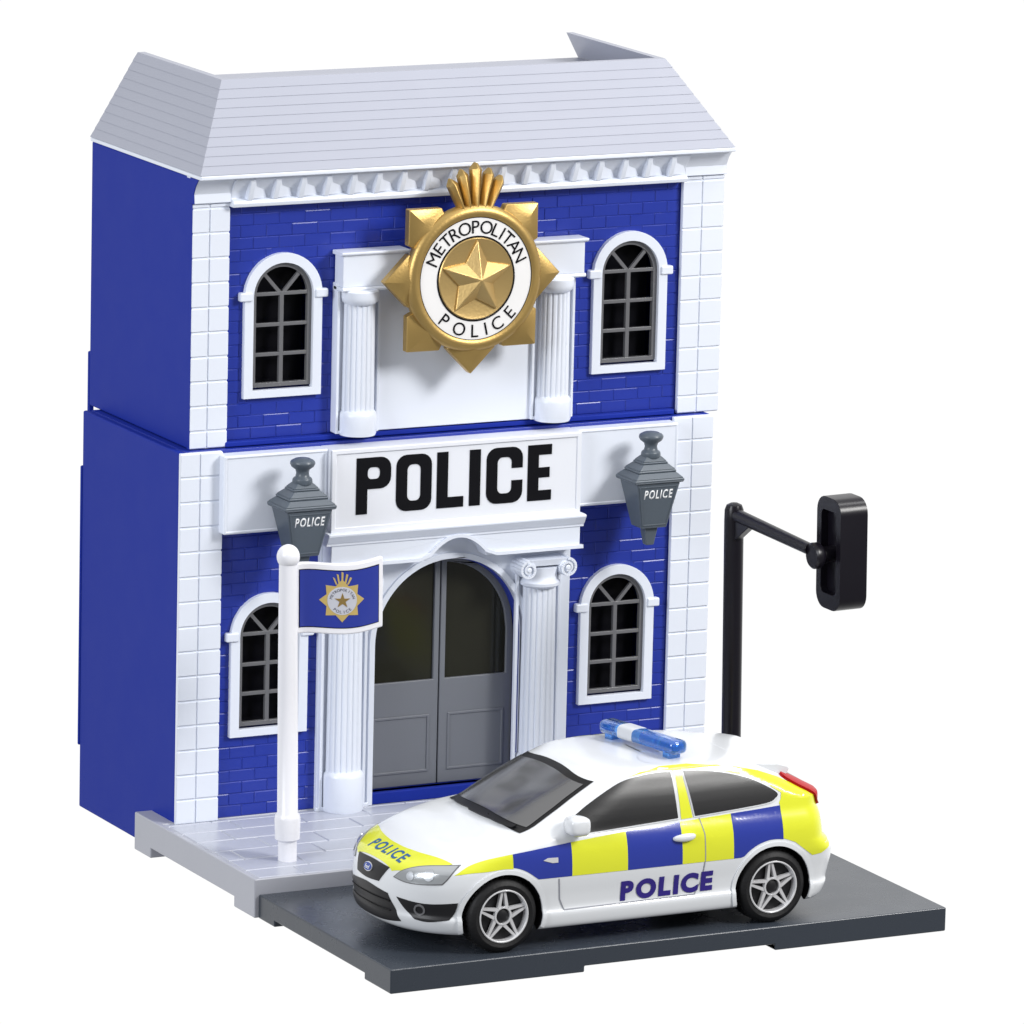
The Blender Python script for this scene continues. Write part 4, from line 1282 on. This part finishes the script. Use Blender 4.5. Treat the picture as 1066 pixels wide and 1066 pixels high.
for y0, y1 in ((-.92, -.58), (-.46, -.05), (.60, .92)):
    bm = BM(); rod(bm, LX, y0, y1, .10, .055, zt, r=.03); obj('lamp_core', bm, 'bluecap', lbar, smooth=45)
bm = BM(); rod(bm, LX, .05, .47, .176, .121, zt, r=.03)
obj('light_bar_centre', bm, 'lampwhite', lbar, smooth=45)
for y in (-.74, .74):
    bm = BM(); box(bm, LX-.12, LX+.12, CY+y-.09, CY+y+.09, 2.58+GZc, zt-.06+GZc)
    obj('light_bar_foot', bm, 'bluelamp', lbar, bevel=.02)
# the bar sits slightly askew on the roof
piv = Matrix.Translation(Vector((LX, CY, 0))-world_off(Car))
for o in [lbar]+list(lbar.children):
    o.data.transform(piv@Matrix.Rotation(math.radians(11), 4, 'Z')@piv.inverted())

# the moulded poles lean a degree off plumb
Tl.rotation_euler.y = -.019; Fp.rotation_euler.y = -.015

# ================================================================== CAMERA, WORLD, LIGHT
f_px = 7207.60
R_ = ((0.8915679, -0.4522950, 0.0231508), (-0.0717497, -0.1915367, -0.9788594), (0.4471674, 0.8710585, -0.2032200))
CAMC = (-46.2891, -102.1807, 28.7238)
WMIN, KEY, FILL = .24, 37000, 25000
cam = bpy.data.cameras.new('camera'); cam.sensor_width = 36; cam.lens = f_px*36/1066
cam.clip_start = 1; cam.clip_end = 2000
cobj = bpy.data.objects.new('camera', cam); C.objects.link(cobj)
m = Matrix(((R_[0][0], -R_[1][0], -R_[2][0], CAMC[0]), (R_[0][1], -R_[1][1], -R_[2][1], CAMC[1]), (R_[0][2], -R_[1][2], -R_[2][2], CAMC[2]), (0, 0, 0, 1)))
cobj.matrix_world = m
S.camera = cobj

w = bpy.data.worlds.new('World'); S.world = w; w.use_nodes = True
nt = w.node_tree; bg = nt.nodes['Background']
# a photographer's white sweep behind the model, a dimmer studio behind the camera
tc = nt.nodes.new('ShaderNodeTexCoord')
dot = nt.nodes.new('ShaderNodeVectorMath'); dot.operation = 'DOT_PRODUCT'
dot.inputs[1].default_value = R_[2]
nt.links.new(tc.outputs['Generated'], dot.inputs[0])
mr = nt.nodes.new('ShaderNodeMapRange'); mr.inputs['From Min'].default_value = -.25; mr.inputs['From Max'].default_value = .8
mr.inputs['To Min'].default_value = WMIN; mr.inputs['To Max'].default_value = 1.02; mr.interpolation_type = 'SMOOTHSTEP'
nt.links.new(dot.outputs['Value'], mr.inputs['Value'])
# and a large white diffuser overhead
sz = nt.nodes.new('ShaderNodeSeparateXYZ'); nt.links.new(tc.outputs['Generated'], sz.inputs[0])
m2 = nt.nodes.new('ShaderNodeMapRange'); m2.inputs['From Min'].default_value = .25; m2.inputs['From Max'].default_value = .95
m2.inputs['To Min'].default_value = 0; m2.inputs['To Max'].default_value = 1.0; m2.interpolation_type = 'SMOOTHSTEP'
nt.links.new(sz.outputs[2], m2.inputs['Value'])
mx = nt.nodes.new('ShaderNodeMath'); mx.operation = 'MAXIMUM'
nt.links.new(mr.outputs['Result'], mx.inputs[0]); nt.links.new(m2.outputs['Result'], mx.inputs[1])
cmb = nt.nodes.new('ShaderNodeCombineColor')
for i in range(3): nt.links.new(mx.outputs[0], cmb.inputs[i])
nt.links.new(cmb.outputs[0], bg.inputs['Color']); bg.inputs['Strength'].default_value = 1
def area(name, loc, target, size, power, col=(1, 1, 1)):
    l = bpy.data.lights.new(name, 'AREA'); l.shape = 'SQUARE'; l.size = size; l.energy = power; l.color = col
    o = bpy.data.objects.new(name, l); C.objects.link(o); o.location = loc
    d = Vector(target)-Vector(loc); o.rotation_euler = d.to_track_quat('-Z', 'Y').to_euler()
    return o
T0 = (5, 0, 5)
area('key_light', (38, -45, 40), T0, 17, KEY, (1, .99, .97))
area('fill_light', (-55, -22, 26), T0, 26, FILL, (.93, .96, 1))
area('top_light', (33, -9, 58), T0, 14, 7000)
S.render.engine = 'CYCLES'
S.view_settings.view_transform = 'Standard'; S.view_settings.look = 'None'; S.view_settings.gamma = 1
S.view_settings.exposure = 0; S.view_settings.use_curve_mapping = False
S.render.resolution_x = 1024; S.render.resolution_y = 1024
